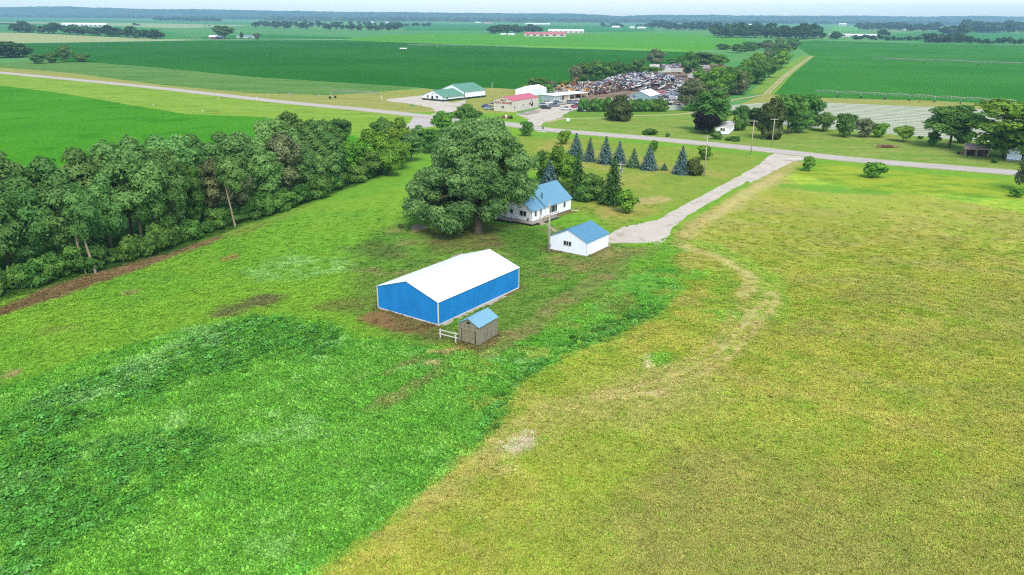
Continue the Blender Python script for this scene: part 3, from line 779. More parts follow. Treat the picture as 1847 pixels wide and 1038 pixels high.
def spruce_proto(key, mat, seed, h=7.5, w=4.8, lv=17, rag=0.1):
    r = np.random.default_rng(seed)
    Pn, Nn, S, T = [], [], [], []
    for k in range(lv):
        f = k / (lv - 1)
        z = 0.35 + (h - 0.7) * f ** 0.92
        R = w / 2 * (1 - f) ** 0.8 + 0.14
        nb = max(5, int(15 * (1 - f) + 5))
        for b in range(nb):
            a = 2 * math.pi * (b + r.uniform(-0.3, 0.3)) / nb + k
            Rb = R * r.uniform(0.86 - rag, 1.06 + rag); ns = max(2, int(Rb / 0.26))
            lt = r.random()
            for s in range(ns):
                q = (s + 0.6) / ns
                p = np.array([math.cos(a) * Rb * q, math.sin(a) * Rb * q, z + 0.25 * (1 - q) - 0.42 * Rb * q * q * 0.5 + 0.1 * q])
                for _ in range(2):
                    Pn.append(p + r.normal(size=3) * np.array([0.09, 0.09, 0.05]))
                    nn = np.array([math.cos(a) * 0.5, math.sin(a) * 0.5, 0.75]) + r.normal(size=3) * 0.35
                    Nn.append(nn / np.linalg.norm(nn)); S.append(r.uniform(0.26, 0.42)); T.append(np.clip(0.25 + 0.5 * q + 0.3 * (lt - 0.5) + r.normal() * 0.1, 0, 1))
    for z in np.linspace(h - 0.7, h, 6):
        Pn.append(np.array([0, 0, z])); Nn.append(np.array([1, 0, 0.1])); S.append(0.26); T.append(0.7)
    V, Fq = leaf_quads(np.array(Pn), np.array(Nn), np.array(S), 1.5, r)
    cm = np_mesh('crown_' + key, V, Fq, LM[mat], np.repeat(np.array(T)[:, None], 3, 1))
    tm = MB().tube([(0, 0, -0.1), (0, 0, h * 0.5), (0, 0, h * 0.97)], [0.16, 0.1, 0.02], 7).mesh('trunk_' + key, bark, True)
    PROTO[key] = (cm, tm, h, w)
spruce_proto('spruce0', 'spruce', 1); spruce_proto('spruce1', 'spruce', 2); spruce_proto('gspruce', 'green_spruce', 3); spruce_proto('spruce2', 'spruce', 4, rag=0.2); spruce_proto('cone0', 'cedar', 5, 9.0, 5.6, 20, 0.28); spruce_proto('cone1', 'cedar', 6, 9.0, 5.2, 22, 0.3)

FAR = {}
def far_proto(key, h, w, seed, n=520, leaf=1.5, mat='far', base=1.0):
    r = np.random.default_rng(seed)
    lob = env_lobes(h * 0.95, w * 0.92, base, 9, r, (0.2, 0.32))
    Pn, d, idx, rad = crown_pts(lob, n, r, 0.3)
    Nn = d + r.normal(size=d.shape) * 0.6; Nn /= np.linalg.norm(Nn, axis=1)[:, None]
    V, Fq = leaf_quads(Pn, Nn, leaf * r.uniform(0.7, 1.3, len(Pn)), 1.3, r)
    lt = r.random(len(lob)); T = np.clip(0.5 * lt[idx] + 0.5 * r.random(len(Pn)), 0, 1)
    tb = MB().tube([(0, 0, -0.2), (0, 0, h * 0.3), (0.2, 0, h * 0.7)], [0.4, 0.3, 0.08], 4, cap=False)
    nv = len(V); V2 = np.vstack([V, np.array(tb.v)]); F2 = np.vstack([Fq, np.array(tb.f) + nv])
    me = np_mesh('far_' + key, V2, F2, [LM[mat], bark], np.repeat(np.concatenate([T, np.zeros(len(tb.f))])[:, None], 3, 1))
    mi = np.zeros(len(F2), np.int32); mi[len(Fq):] = 1; me.polygons.foreach_set('material_index', mi)
    FAR[key] = (me, h, w)
for i in range(4): far_proto(f'far{i}', 14, 13, 300 + i)

def place_tree(key, xy, h, w, label, cat='tree', group=None, rz=None, name='tree', sx=None):
    cm, tm, H0, W0 = PROTO[key]
    o = thing(name, xy, label, cat, group, rng.uniform(0, 6.28) if rz is None else rz)
    o.scale = (w / W0, w / W0, h / H0)
    link('crown', cm, o); link('trunk', tm, o)
    return o

def place_far(key, xy, h, w, label, group, name='tree', cat='tree'):
    FARLIST.append((h / math.hypot(xy[0], xy[1]), key, xy, h, w, label, group, rng.uniform(0, 6.28)))
FARLIST = []

def px_tree(key, bx, by, ty, wpx, label, **kw):
    """a tree standing at the photo's base point, as tall and as wide as seen"""
    xy = G(bx, by); h = hgt(xy, ty)
    dist = math.hypot(xy[0], xy[1], )
    sl = math.sqrt(dist ** 2 + CAM_H ** 2)
    return place_tree(key, xy, h, wpx / F_PX * sl * 1.02, label, **kw)

# ================================================================== TREES
# the great elm by the house
r = np.random.default_rng(77)
bt = G(862, 421)
tag_big = thing('elm_tree', bt, 'huge spreading elm in full leaf between the blue barn and the white house', 'tree')
lob = []
ax = np.array([-1.0, 4.5])                       # crown centre from the trunk
H_B = hgt(bt, 207)
for k in range(4000):
    if len(lob) >= 110: break
    zz = r.uniform(3.2, H_B - 3.0)
    wz = 12.3 * max(0.15, 1 - (max(0, zz - 4) / (H_B - 2.6)) ** 1.65) * (0.92 if zz < 5 else 1)
    q = math.sqrt(r.uniform(0.12, 0.98)); an = r.uniform(0, 2 * math.pi)
    p = np.array([ax[0] + .16 * (zz - 9) + math.cos(an) * wz * q * (1.1 if zz < 9 else 1), ax[1] + math.sin(an) * wz * q * 0.95, zz])
    if q < 0.55 and zz < 10: continue
    if p[1] < -2 and zz < 6.2 and -3.5 < p[0] < 5: continue                 # trunk shows at the front
    if p[0] > 4.2 and zz < 7.6: continue                                        # clear of the house
    s = r.uniform(1.2, 2.8)
    if all(np.linalg.norm(p - np.array(o[:3])) > 0.45 * (s + o[3]) for o in lob):
        lob.append((*p, s * 1.1, s * 1.1, s * 0.78))
for p in ((-9.5, -2.0, 4.2, 2.0), (-7.0, -4.5, 3.6, 1.9), (-5.0, -5.5, 2.9, 1.7), (-11.5, 1.0, 4.6, 1.9), (-3.6, -5.0, 2.6, 1.3), (8.0, 2.0, 6.6, 1.7), (9.2, 3.5, 7.4, 1.9)):
    lob.append((p[0], p[1], p[2], p[3], p[3], p[3] * 0.9))
link('crown', crown('crown_great_elm', lob, 80000, 0.36, LM['big'], r, under=0.55), tag_big)
mb = MB()
mb.tube([(0, 0, -0.2), (0.0, 0.0, 0.5), (-0.1, 0.1, 2.2), (-0.5, 0.5, 4.5), (-0.9, 1.8, 8.0), (-1.0, 3.5, 13), (-1, 4.2, 18)], [1.25, 0.8, 0.66, 0.62, 0.5, 0.3, 0.1], 10)
mb.tube([(0.25, 0.1, 0.0), (0.45, 0.2, 1.4), (1.6, 1.2, 4.5), (4.5, 3.5, 8.5), (8, 5, 11)], [0.7, 0.5, 0.42, 0.3, 0.1], 8)
for q in sorted(lob, key=lambda o: -o[3])[:34]:
    a = Vector((-0.4, 0.5, 4.3)) if r.random() < 0.5 else Vector((-0.9, 1.8, 8.0))
    e = Vector(q[:3]); m_ = a.lerp(e, 0.5) + Vector((r.normal() * 0.5, r.normal() * 0.5, 0.6))
    mb.tube([a, m_, e], [0.3, 0.18, 0.05], 5)
mb.build('trunk', bark, tag_big, True)

# tree line on the left
EDGE = [(-140, 585), (-60, 557), (0, 535), (150, 495), (300, 455), (400, 415), (450, 400), (560, 365), (650, 330), (740, 292)]
TOPL = [(-200, 262), (0, 265), (37, 259), (75, 258), (110, 246), (190, 229), (234, 235), (289, 217), (329, 226), (384, 218), (432, 231), (462, 222), (490, 200), (520, 195), (556, 200), (590, 218), (640, 222), (680, 215), (760, 240)]
tline = lambda x: np.interp(x, [p[0] for p in TOPL], [p[1] for p in TOPL])
EW = GG(EDGE)
seg = np.linalg.norm(np.diff(EW, axis=0), axis=1); cum = np.concatenate([[0], np.cumsum(seg)])
def edge_at(s):
    return np.array([np.interp(s, cum, EW[:, 0]), np.interp(s, cum, EW[:, 1])])
en = EW[-1] - EW[0]; en = np.array([-en[1], en[0]]) / np.linalg.norm(en)       # away from the lot
def line_tree(s, off, drop, keys, lab, grp, wf=0.6, wmax=14.0):
    xy = edge_at(s) + en * off
    h = 16.0
    for _ in range(4):
        px, _y = P(xy[0], xy[1], h)
        h = hgt(xy, tline(px) + drop)
    h = max(4.0, h)
    return place_tree(keys, xy, h, min(wmax, h * wf) , lab, group=grp)
L = cum[-1]
ng = 'trees of the dense line along the left edge of the lot'
s = 2.0; i = 0
while s < L - 26:
    line_tree(s, 4.5 + rng.uniform(-1, 1), rng.uniform(10, 66), ('elm0', 'elm1', 'elm2', 'elm3', 'elm4', 'talld0', 'tallf1', 'tallg0')[rng.integers(8)], 'leafy tree at the front of the dense tree line, over the undergrowth', ng, rng.uniform(.45, .66))
    s += rng.uniform(5.2, 7.4)
s = 0.0
while s < L - 24:
    line_tree(s, 11 + rng.uniform(-1.5, 1.5), rng.uniform(-6, 16), 'elm' + str(rng.integers(5)), 'tall grey-green tree rising at the back of the dense tree line, against the bright field', ng + ', back row', 0.6)
    s += rng.uniform(6, 8.5); i += 1
for bx, by, ty, w, key, lab in ((172, 494, 318, 62, 'high0', 'tree with a bare pale leaning trunk at the left of the tree line'), (155, 495, 350, 40, 'high1', 'tree with a short pale trunk left of the leaning one'), (424, 409, 268, 52, 'high0', 'tree with a bare grey trunk in the middle of the tree line')):
    px_tree(key, bx, by, ty, w, lab, rz=0.0 if bx < 200 else 1.0)
s = 0.0
while s < L - 8:
    h = rng.uniform(2.2, 5.5)
    place_tree(f'shrub{rng.integers(3)}', edge_at(s) + en * rng.uniform(0.4, 2.6), h, h * rng.uniform(0.95, 1.3), 'dark leafy shrub in the undergrowth along the foot of the tree line', 'bush', 'undergrowth shrubs at the foot of the tree line', name='shrub')
    s += rng.uniform(1.8, 3.2)
for bx, by, ty, w, key, lab in (
        (640, 320, 245, 62, 'fresh0', 'bright yellow-green young tree near the far end of the tree line'),
        (596, 340, 236, 70, 'elm1', 'grey-green tree leaning out of the far part of the tree line'),
        (676, 306, 232, 66, 'fresh1', 'fresh green tree at the far end of the tree line beside the grass bank'),
        (618, 262, 209, 44, 'dark0', 'small dark tree standing in front of the roadside grass, left'),
        (690, 262, 208, 46, 'dark1', 'round dark green tree standing before the road junction'),
        (722, 290, 214, 44, 'fresh2', 'slender light tree in front of the pale road patch'),
        (757, 274, 222, 40, 'elm2', 'small tree with a thin bare stem beside the gravel track'),
        (700, 318, 268, 50, 'fresh0', 'low spreading tree at the very end of the tree line'),
        (716, 306, 240, 52, 'tallf1', 'leafy tree where the tree line runs in behind the great elm, left'), (742, 292, 236, 48, 'elm3', 'grey-green tree where the tree line runs in behind the great elm, middle'), (776, 276, 230, 50, 'talld0', 'dark tree half behind the left flank of the great elm'),
        (664, 322, 262, 48, 'talld1', 'dark leafy tree near the far end of the tree line'), (812, 262, 222, 46, 'elm0', 'grey-green tree behind the upper left of the great elm'),
        (842, 232, 187, 52, 'dark2', 'dark tree just behind the crown of the great elm, by the gravel lot'),
        (800, 240, 200, 40, 'fresh1', 'light green tree behind the left shoulder of the great elm'),
        (950, 246, 217, 28, 'dark0', 'small dark tree behind the right shoulder of the great elm'),
        (1006, 336, 264, 52, 'fresh2', 'broad bright green tree behind the blue-roofed house'), (982, 330, 266, 46, 'dark1', 'dark green tree between the great elm and the bright tree'), (1026, 344, 280, 40, 'fresh1', 'leafy green tree filling the gap left of the first dark cedar'), (1052, 364, 330, 34, 'shrub1', 'dark shrub at the foot of the first dark cedar'),
        (1016.4, 260.5, 232.5, 25, 'bush0', 'small leafy tree beside the road, left of the spruce row'),
        (1178.8, 274, 253, 17, 'bush1', 'small round leafy tree near the road behind the spruce row'),
        (1271, 288, 258.5, 28, 'bush0', 'round leafy tree behind the roadside pole, right of the spruces'),
        (1129.8, 384, 343, 43, 'bush1', 'round bright green tree alone on the lawn beside the drive'),
        (1068.5, 361, 308, 52, 'dark1', 'broad dark green bush behind the right end of the house'),
        (1575, 321, 289, 36, 'bush0', 'dark bushy tree alone in the roadside grass, larger of two'),
        (1458, 309, 282, 24, 'bush1', 'small leaning bushy tree beside the white gate'),
        (1280, 238, 156, 80, 'talld0', 'large dark round tree beside the white mobile home')):
    px_tree(key, bx, by, ty, w, lab)
px_tree('purple', 1277, 242, 199, 44, 'dark purple-leaved tree in front of the large round tree by the mobile home')
for bx, by, ty, w, lab in ((1038.6, 284, 241, 26, 'blue spruce at the left end of the row on the lawn'), (1063.4, 290.5, 247.3, 19, 'slim blue spruce, second from the left in the row on the lawn'),
        (1091.6, 294.5, 246.6, 25, 'tall blue spruce, third from the left in the row on the lawn'), (1116.3, 298, 255.8, 24, 'blue spruce, fourth from the left, behind the crossarm pole'),
        (1170.2, 305.5, 261.6, 27, 'blue spruce, sixth from the left in the row, before a round tree'), (1228.5, 313, 264, 27, 'blue spruce at the right end of the row, beside the brown juniper'),
        (990.5, 345, 288, 34, 'pale blue spruce right behind the ridge of the house')):
    px_tree('spruce' + str(int(bx) % 3), bx, by + 1, ty, w * 1.18, lab, name='spruce_tree', group=None)
px_tree('gspruce', 1142.5, 302.5, 267.4, 25, 'short green spruce, fifth from the left in the row', name='spruce_tree')
px_tree('gspruce', 1198, 307.5, 294.5, 14, 'knee-high little spruce between the last two blue ones', name='spruce_tree')
px_tree('juniper', 1253, 316, 288, 34, 'spreading olive-brown juniper beside the last blue spruce', name='juniper_bush', cat='bush')
px_tree('cone0', 1041, 358, 268, 36, 'tall dark cedar behind the ridge of the house, left of the bush', name='cedar_tree')
px_tree('cone1', 1105, 369, 282, 44, 'tall dark cedar beside the crossarm pole', name='cedar_tree')
for bx, by, lab in ((723, 412, 'left one of two low shrubs beside the bare slab under the elm'), (736, 415, 'right one of two low shrubs beside the bare slab under the elm')):
    px_tree('shrub1', bx, by, by - 8, 11, lab, name='shrub', cat='bush')

# beyond the road
for bx, by, ty, w, key, lab in (
        (1116, 218, 172, 58, 'juniper_tall', 'broad olive-brown cedar on the lawn in front of the hedge'),
        (1290, 200, 150, 40, 'grey0', 'hazy grey-green tree behind the big round tree'), (1246, 200, 140, 50, 'grey1', 'wide grey-green tree right of the wrecked cars'),
        (1173, 243, 232, 26, 'shrub0', 'wide low dark bush on the lawn beside the road'), (1204, 247, 240, 9, 'shrub1', 'tiny round bush on the lawn, right of the wide one'),
        (1292, 251, 238, 22, 'shrub2', 'dark bush at the near corner of the mobile home'), (1314, 254, 246, 12, 'shrub0', 'small bush left of the roadside pole'), (1327, 255, 245, 16, 'shrub1', 'round bush right before the mobile home'),
        (1335, 236, 206, 26, 'shrub2', 'tall bush along the right side of the mobile home'), (1338, 222, 190, 40, 'dark2', 'leafy tree behind the mobile home roof'),
        (1420, 242, 156, 58, 'talld1', 'tall dark ragged cedar behind the right pole'), (1386, 251, 172, 58, 'juniper_wide', 'wide brown-green cedar between the two poles'), (1362, 228, 190, 36, 'cedar1', 'dark cedar at the left of the cedar group'),
        (1454, 232, 164, 48, 'dark0', 'leafy tree rising right of the cedar group'), (1440, 240, 190, 40, 'dark1', 'dark shrub tree at the foot of the cedar group'), (1485, 237, 202, 38, 'dark2', 'round dark tree right of the cedar group'),
        (1523, 248, 201, 36, 'dark0', 'round dark tree, first of the roadside four at the right'), (1557, 248, 208, 32, 'grey0', 'grey-green bushy tree, second of the roadside four'), (1584, 248, 219, 28, 'bush0', 'small round tree, third of the roadside four'),
        (1628, 256, 224, 30, 'fresh0', 'light green small tree, last of the roadside four'), (1682, 262, 234, 20, 'dark1', 'narrow dark small tree left of the leaning tree'), (1660, 251, 245, 9, 'shrub1', 'low bush in front of the silvery field'),
        (1712, 266, 176, 82, 'talld1', 'large dark green tree with a leaning double trunk at the right'), (1737, 258, 232, 30, 'shrub0', 'dark shrub behind the leaning tree'),
        (1838, 288, 166, 150, 'tallf0', 'large yellow-green tree hanging over the white house at the right edge'), (1808, 284, 222, 44, 'tallf1', 'lower yellow-green tree beside the red-roofed lean-to'),
        (1846, 346, 272, 34, 'grey1', 'bare grey-twigged tree at the right edge of the frame, below the road'), (1834, 356, 338, 20, 'bush0', 'small green bush at the foot of the bare grey tree'),
        (1793, 294, 286, 9, 'shrub2', 'ball-shaped bush before the lean-to shed')):
    px_tree(key, bx, by, ty, w, lab, cat='bush' if 'bush' in lab.split(' ')[:4] or 'shrub' in lab else 'tree')
# hedge before the salvage yard
for k, x in enumerate(np.linspace(1052, 1196, 17)):
    if 1100 < x < 1128: continue
    px_tree(f'shrub{k % 3}', x, 201.5, 176 + rng.uniform(-2, 5), 20, 'dark green shrub of the clipped hedge in front of the salvage yard', name='hedge_shrub', cat='bush', group='shrubs of the hedge before the salvage yard')
# around the salvage yard
for bx, by, ty, w, key, lab in (
        (951, 168, 153, 34, 'fresh1', 'yellow-green bush behind the white shed, left'), (968, 164, 137, 38, 'dark0', 'dark tree behind the white shed'), (990, 163, 144, 30, 'grey1', 'grey-green tree behind the white shed, right'), (986, 167, 151, 26, 'shrub1', 'round bush at the right gable of the white shed'),
        (1018, 158, 143, 26, 'dark1', 'low dark bush behind the orange machine'), (1037, 150, 112, 24, 'grey0', 'half-bare grey tree at the left of the yard trees'),
        (1052, 146, 109, 36, 'dark1', 'dark tree, first of the row behind the heap of wrecks'), (1075, 146, 108, 40, 'dark2', 'dark tree, second of the row behind the heap of wrecks'), (1098, 143, 110, 38, 'dark0', 'dark tree, third of the row behind the heap of wrecks'),
        (1116, 138, 108, 30, 'dark1', 'dark tree, fourth of the row behind the heap of wrecks'), (1134, 134, 114, 28, 'dark2', 'low dark tree behind the crest of the heap of wrecks'), (1152, 132, 104, 30, 'dark0', 'dark tree left of the tall round one behind the yard'),
        (1184, 122, 87, 34, 'grey1', 'tall round grey-green tree behind the yard'), (1172, 136, 118, 40, 'fresh0', 'bright green bush growing over the back of the yard'), (1215, 116, 104, 24, 'dark1', 'low tree at the field edge behind the trailers'),
        (1243, 140, 93, 38, 'dark2', 'tall dark tree among the white trailers'), (1272, 118, 92, 48, 'dark0', 'wide green tree behind the white trailers'), (1296, 122, 98, 30, 'fresh1', 'light green tree right behind the white trailers'),
        (1262, 148, 126, 26, 'fresh2', 'green bush in front of the trailers'), (1304, 90, 78, 26, 'dark1', 'round tree beyond the yard, left'), (1330, 96, 79, 30, 'dark2', 'round tree beyond the yard, middle'), (1350, 92, 74, 26, 'dark0', 'tree beyond the yard at the lane')):
    px_tree(key, bx, by, ty, w, lab, cat='bush' if ' bush ' in lab else 'tree')
hg = 'trees of the belt between the salvage yard and the dirt track'
hl = [(1318, 176), (1335, 176), (1352, 172), (1368, 160), (1384, 146), (1400, 132), (1416, 118), (1430, 104), (1442, 94)]
for k in range(34):
    t = k / 33 * (len(hl) - 1); i0 = min(int(t), len(hl) - 2); f = t - i0
    bx = hl[i0][0] * (1 - f) + hl[i0 + 1][0] * f - rng.uniform(0, 46) * (1 - 0.3 * t / 8); by = hl[i0][1] * (1 - f) + hl[i0 + 1][1] * f - rng.uniform(0, 6)
    tall = np.interp(by, [90, 130, 176], [16, 34, 52]) * rng.uniform(0.75, 1.1)
    px_tree(('dark0', 'dark1', 'dark2', 'grey0', 'fresh1')[rng.integers(5)], bx, by, by - tall, tall * rng.uniform(0.85, 1.1), 'leafy tree in the belt beside the dirt track', group=hg)
for k in range(16):
    bx = rng.uniform(1340, 1440); by = np.interp(bx, [1340, 1440], [92, 80]) + rng.uniform(-3, 6)
    px_tree(('dark0', 'grey1', 'dark2')[k % 3], bx, by, by - rng.uniform(10, 15), rng.uniform(14, 22), 'scrubby tree beyond the end of the dirt track', group='scrub beyond the dirt track')

# distant clumps and belts
def belt(line, n, hpx, label, group, wf=1.05, depth=3.0):
    xs_ = [p[0] for p in line]
    for k in range(n):
        x = np.interp((k + rng.uniform(-0.4, 0.4)) / max(1, n - 1), np.linspace(0, 1, len(line)), xs_)
        y = np.interp(x, xs_, [p[1] for p in line]) - rng.uniform(0, depth)
        xy = G(x, y)
        hp = hpx[0] + (hpx[1] - hpx[0]) * rng.random()
        h = hgt(xy, y - hp); sl = math.hypot(xy[0], xy[1], CAM_H)
        place_far(f'far{rng.integers(4)}', xy, h, hp * wf / F_PX * sl * rng.uniform(0.9, 1.4), label, group)
belt([(30, 59.5), (120, 63), (190, 67), (240, 70.5), (292, 71.5)], 26, (13, 21), 'tree in the long dark clump at the far end of the pale field', 'trees of the long clump beyond the pale field')
belt([(-60, 106), (0, 105), (22, 105), (42, 104)], 10, (22, 32), 'tree in the clump at the left edge beyond the road', 'trees of the clump at the left edge')
for bx, by, ty, w, lab in ((69, 115, 96, 26, 'round tree at the corner of the soybean field, left of four'), (93, 114, 93, 25, 'round tree at the corner of the soybean field, second of four'), (119, 112.5, 79, 21, 'tall tree at the corner of the soybean field, third of four'), (147, 112, 96, 27, 'low round tree at the corner of the soybean field, right of four')):
    px_tree('dark' + str(int(bx) % 3), bx, by, ty, w, lab)
px_tree('elm0', 406, 71, 42.5, 36, 'lone tall tree at the far farm beside the pale road')
px_tree('cedar0', 436, 69.5, 57, 8, 'small dark pointed tree at the far farm')
px_tree('grey0', 464, 71, 58, 12, 'small grey tree at the right of the far farm')
belt([(242, 48), (252, 48)], 3, (3.5, 5), 'tiny tree on its own in the far fields', 'tiny trees in the far left fields')
belt([(370, 48.5), (378, 48.5)], 2, (2, 3), 'tiny bush on its own in the far fields near the lone farm tree', 'tiny bushes near the far farm')
belt([(460, 50), (500, 52), (560, 54), (640, 56), (700, 57), (724, 56)], 40, (8, 13), 'tree in the far wood left of the middle', 'trees of the far wood left of the middle', depth=5)
belt([(500, 47), (600, 46), (700, 48), (772, 49)], 26, (5, 9), 'tree in the farther part of the far wood', 'trees of the farther part of that wood', depth=2)
belt([(885, 62), (915, 62)], 7, (13, 17), 'tree in the left clump by the red barns', 'trees of the left clump by the red barns')
belt([(924, 62), (974, 59)], 11, (9, 16), 'tree in the right clump by the red barns', 'trees of the right clump by the red barns')
belt([(1086, 49.5), (1122, 50)], 8, (4, 7), 'tree around the small white farm in the middle distance', 'trees around the small white farm')
belt([(1150, 50), (1166, 51)], 4, (4, 7), 'tree beside the far white house', 'trees beside the far white house')
belt([(1174, 52), (1230, 57), (1300, 57), (1370, 58)], 34, (10, 17), 'tree in the long far belt right of the middle', 'trees of the long belt right of the middle')
belt([(1288, 68), (1330, 69), (1380, 71), (1440, 72), (1468, 72)], 34, (16, 28), 'tree in the tall far belt behind the lane', 'trees of the tall belt behind the lane', 0.8)
belt([(1446, 71), (1500, 72), (1512, 72)], 9, (7, 15), 'tree before the long white barns', 'trees before the long white barns')
belt([(1548, 54.5), (1556, 54.5)], 3, (9, 11), 'tree in the single round far clump', 'trees of the single round far clump')
belt([(1562, 56), (1628, 55.5)], 16, (10, 14), 'tree in the left one of two far round woods', 'trees of the left far round wood')
belt([(1636, 57), (1690, 57)], 15, (10, 14), 'tree in the right one of two far round woods', 'trees of the right far round wood')
belt([(1586, 65), (1602, 66)], 4, (8, 12), 'tree beside the end of the long white barns', 'trees at the end of the white barns')
belt([(1540, 73), (1600, 74), (1660, 75)], 22, (5, 9), 'scrub tree along the far edge of the right field', 'scrub along the far edge of the right field')
belt([(1672, 78), (1735, 79)], 18, (9, 18), 'tree in the scrub clump at the right field corner', 'trees of the scrub clump at the right field corner')
belt([(1702, 62), (1740, 64)], 10, (12, 18), 'tree in the tall clump behind the scrub', 'trees of the tall clump behind the scrub')
belt([(1740, 80), (1815, 81), (1900, 82)], 22, (6, 14), 'scrub tree along the right edge of the far fields', 'scrub at the right edge')
belt([(1742, 59), (1800, 60), (1900, 60)], 26, (14, 21), 'tree in the far wood at the right edge', 'trees of the far wood at the right edge')
belt([(280, 38), (340, 40), (396, 40)], 26, (5, 9), 'tree in the dark far wood under the left hills', 'trees of the dark wood under the left hills', depth=2)

def wood(px0, px1, ybase, hpx, n, label):
    """a far-off wood that reads as one mass: many small bumpy crowns in one mesh"""
    r_ = np.random.default_rng(int(px0) + 900)
    Pn, Nn, S, T = [], [], [], []
    for k in range(n):
        x = r_.uniform(px0, px1); f = (x - px0) / (px1 - px0)
        y = ybase[0] * (1 - f) + ybase[1] * f - r_.uniform(0, 0.8)
        xy = G(x, y); hp = hpx * r_.uniform(0.6, 1.1); h = hgt(xy, y - hp); w = h * 0.9
        c = r_.random(); 
        d = r_.normal(size=(26, 3)); d[:, 2] = np.abs(d[:, 2]); d /= np.linalg.norm(d, axis=1)[:, None]
        Pn.append(np.array([xy[0], xy[1], h * 0.4]) + d * np.array([w, w, h * 0.6])); Nn.append(d + r_.normal(size=d.shape) * 0.3)
        S.append(np.full(26, w * 0.75)); T.append(np.clip(c * 0.6 + r_.random(26) * 0.4, 0, 1))
    Nn = np.vstack(Nn); Nn /= np.linalg.norm(Nn, axis=1)[:, None]
    V, Fq = leaf_quads(np.vstack(Pn), Nn, np.concatenate(S), 1.2, r_)
    tag(link('far_wood', np_mesh('far_wood', V, Fq, LM['far'], np.repeat(np.concatenate(T)[:, None], 3, 1))), label, kind='stuff')
wood(-300, 480, (29.6, 36.5), 5, 420, 'dark blue-green far wood along the foot of the left hills')
wood(480, 1180, (38.5, 42.5), 7, 420, 'dark far wood along the foot of the middle hills')
wood(1180, 2200, (43, 49), 6, 420, 'dark far wood along the foot of the right hills')

# of all trees the 300 that show largest are things; the smallest far ones are one mass
near_n = sum(1 for o in COL.objects if o.get('category') == 'tree')
FARLIST.sort(key=lambda q: -q[0])
keep_n = max(0, 298 - near_n)
for _, key, xy, h, w, label, group, rz in FARLIST[:keep_n]:
    me, H0, W0 = FAR[key]
    o = link('tree', me); o.location = (xy[0], xy[1], 0); o.rotation_euler = (0, 0, rz); o.scale = (w / W0, w / W0, h / H0)
    tag(o, label, 'tree', group)
AV, AF, AM, AC, nv = [], [], [], [], 0
for _, key, xy, h, w, label, group, rz in FARLIST[keep_n:]:
    me, H0, W0 = FAR[key]
    v = np.empty(len(me.vertices) * 3, np.float32); me.vertices.foreach_get('co', v); v = v.reshape(-1, 3) * np.array([w / W0, w / W0, h / H0])
    c_, s_ = math.cos(rz), math.sin(rz)
    v = np.stack([v[:, 0] * c_ - v[:, 1] * s_ + xy[0], v[:, 0] * s_ + v[:, 1] * c_ + xy[1], v[:, 2]], 1)
    f = np.empty(len(me.loops), np.int32); me.loops.foreach_get('vertex_index', f)
    m_ = np.empty(len(me.polygons), np.int32); me.polygons.foreach_get('material_index', m_)
    c = np.empty(len(me.polygons) * 4, np.float32); me.attributes['col'].data.foreach_get('color', c)
    AV.append(v); AF.append(f.reshape(-1, 4) + nv); AM.append(m_); AC.append(np.clip(c.reshape(-1, 4)[:, :3] * rng.uniform(.7, 1.3), 0, 1)); nv += len(v)
if AV:
    me = np_mesh('far_trees', np.vstack(AV), np.vstack(AF), [LM['far'], bark], np.vstack(AC)); me.polygons.foreach_set('material_index', np.concatenate(AM))
    tag(link('far_trees', me), 'tiny trees and scrub scattered through the far fields', kind='stuff')

# ================================================================== BUILDINGS
white_paint = plain('white_siding', (.8, .81, .83), 0.55, 0.03, 0.8)
trim_white = plain('white_trim', alb(246, 248, 250), 0.5, 0.03, 1.0)
blue_metal = plain('blue_barn_metal', alb(36, 158, 250), 0.45, 0.1, 0.6, stretch=(1, 1, 0.5), spec=0.4)
roof_white = plain('white_roof_metal', (0.76, 0.76, 0.76), 0.5, 0.02, 0.5)
roof_blue = plain('light_blue_roof_metal', alb(124, 182, 218), 0.42, 0.04, 0.5, spec=0.45)
roof_blue2 = plain('blue_garage_roof_metal', alb(104, 166, 206), 0.42, 0.04, 0.5, spec=0.45)
glass = plain('dark_glass', (0.02, 0.025, 0.03), 0.12, 0.2, 1.0, spec=0.5)
frame_m = plain('white_frame', alb(240, 242, 244), 0.5, 0.03)
dark_m = plain('dark_void', (0.018, 0.018, 0.02), 0.8, 0.2)
concrete = plain('concrete', alb(200, 196, 188), 0.9, 0.12, 1.2, bump=0.2)
wood_w = plain('weathered_plywood', alb(160, 156, 138), 0.9, 0.22, 1.1, stretch=(3.2, 3.2, 0.45), dirt=alb(102, 102, 90), bump=0.2)
wood_d = plain('weathered_door_boards', alb(158, 150, 124), 0.9, 0.2, 2.0, stretch=(3, 3, 0.6), dirt=alb(116, 106, 84))
wood_tr = plain('weathered_trim_boards', alb(172, 164, 140), 0.9, 0.15, 2.0, dirt=alb(128, 114, 92))
deck_m = plain('grey_deck_boards', alb(184, 180, 172), 0.85, 0.12, 1.5, stretch=(0.3, 4, 1))
post_w = plain('pole_wood', alb(208, 200, 186), 0.9, 0.15, 1.0, stretch=(3, 3, 0.3))
galv = plain('galvanised_steel', alb(186, 192, 192), 0.45, 0.12, 1.0, metal=0.3)
rust = plain('rusty_steel', alb(150, 96, 64), 0.85, 0.3, 2.0)

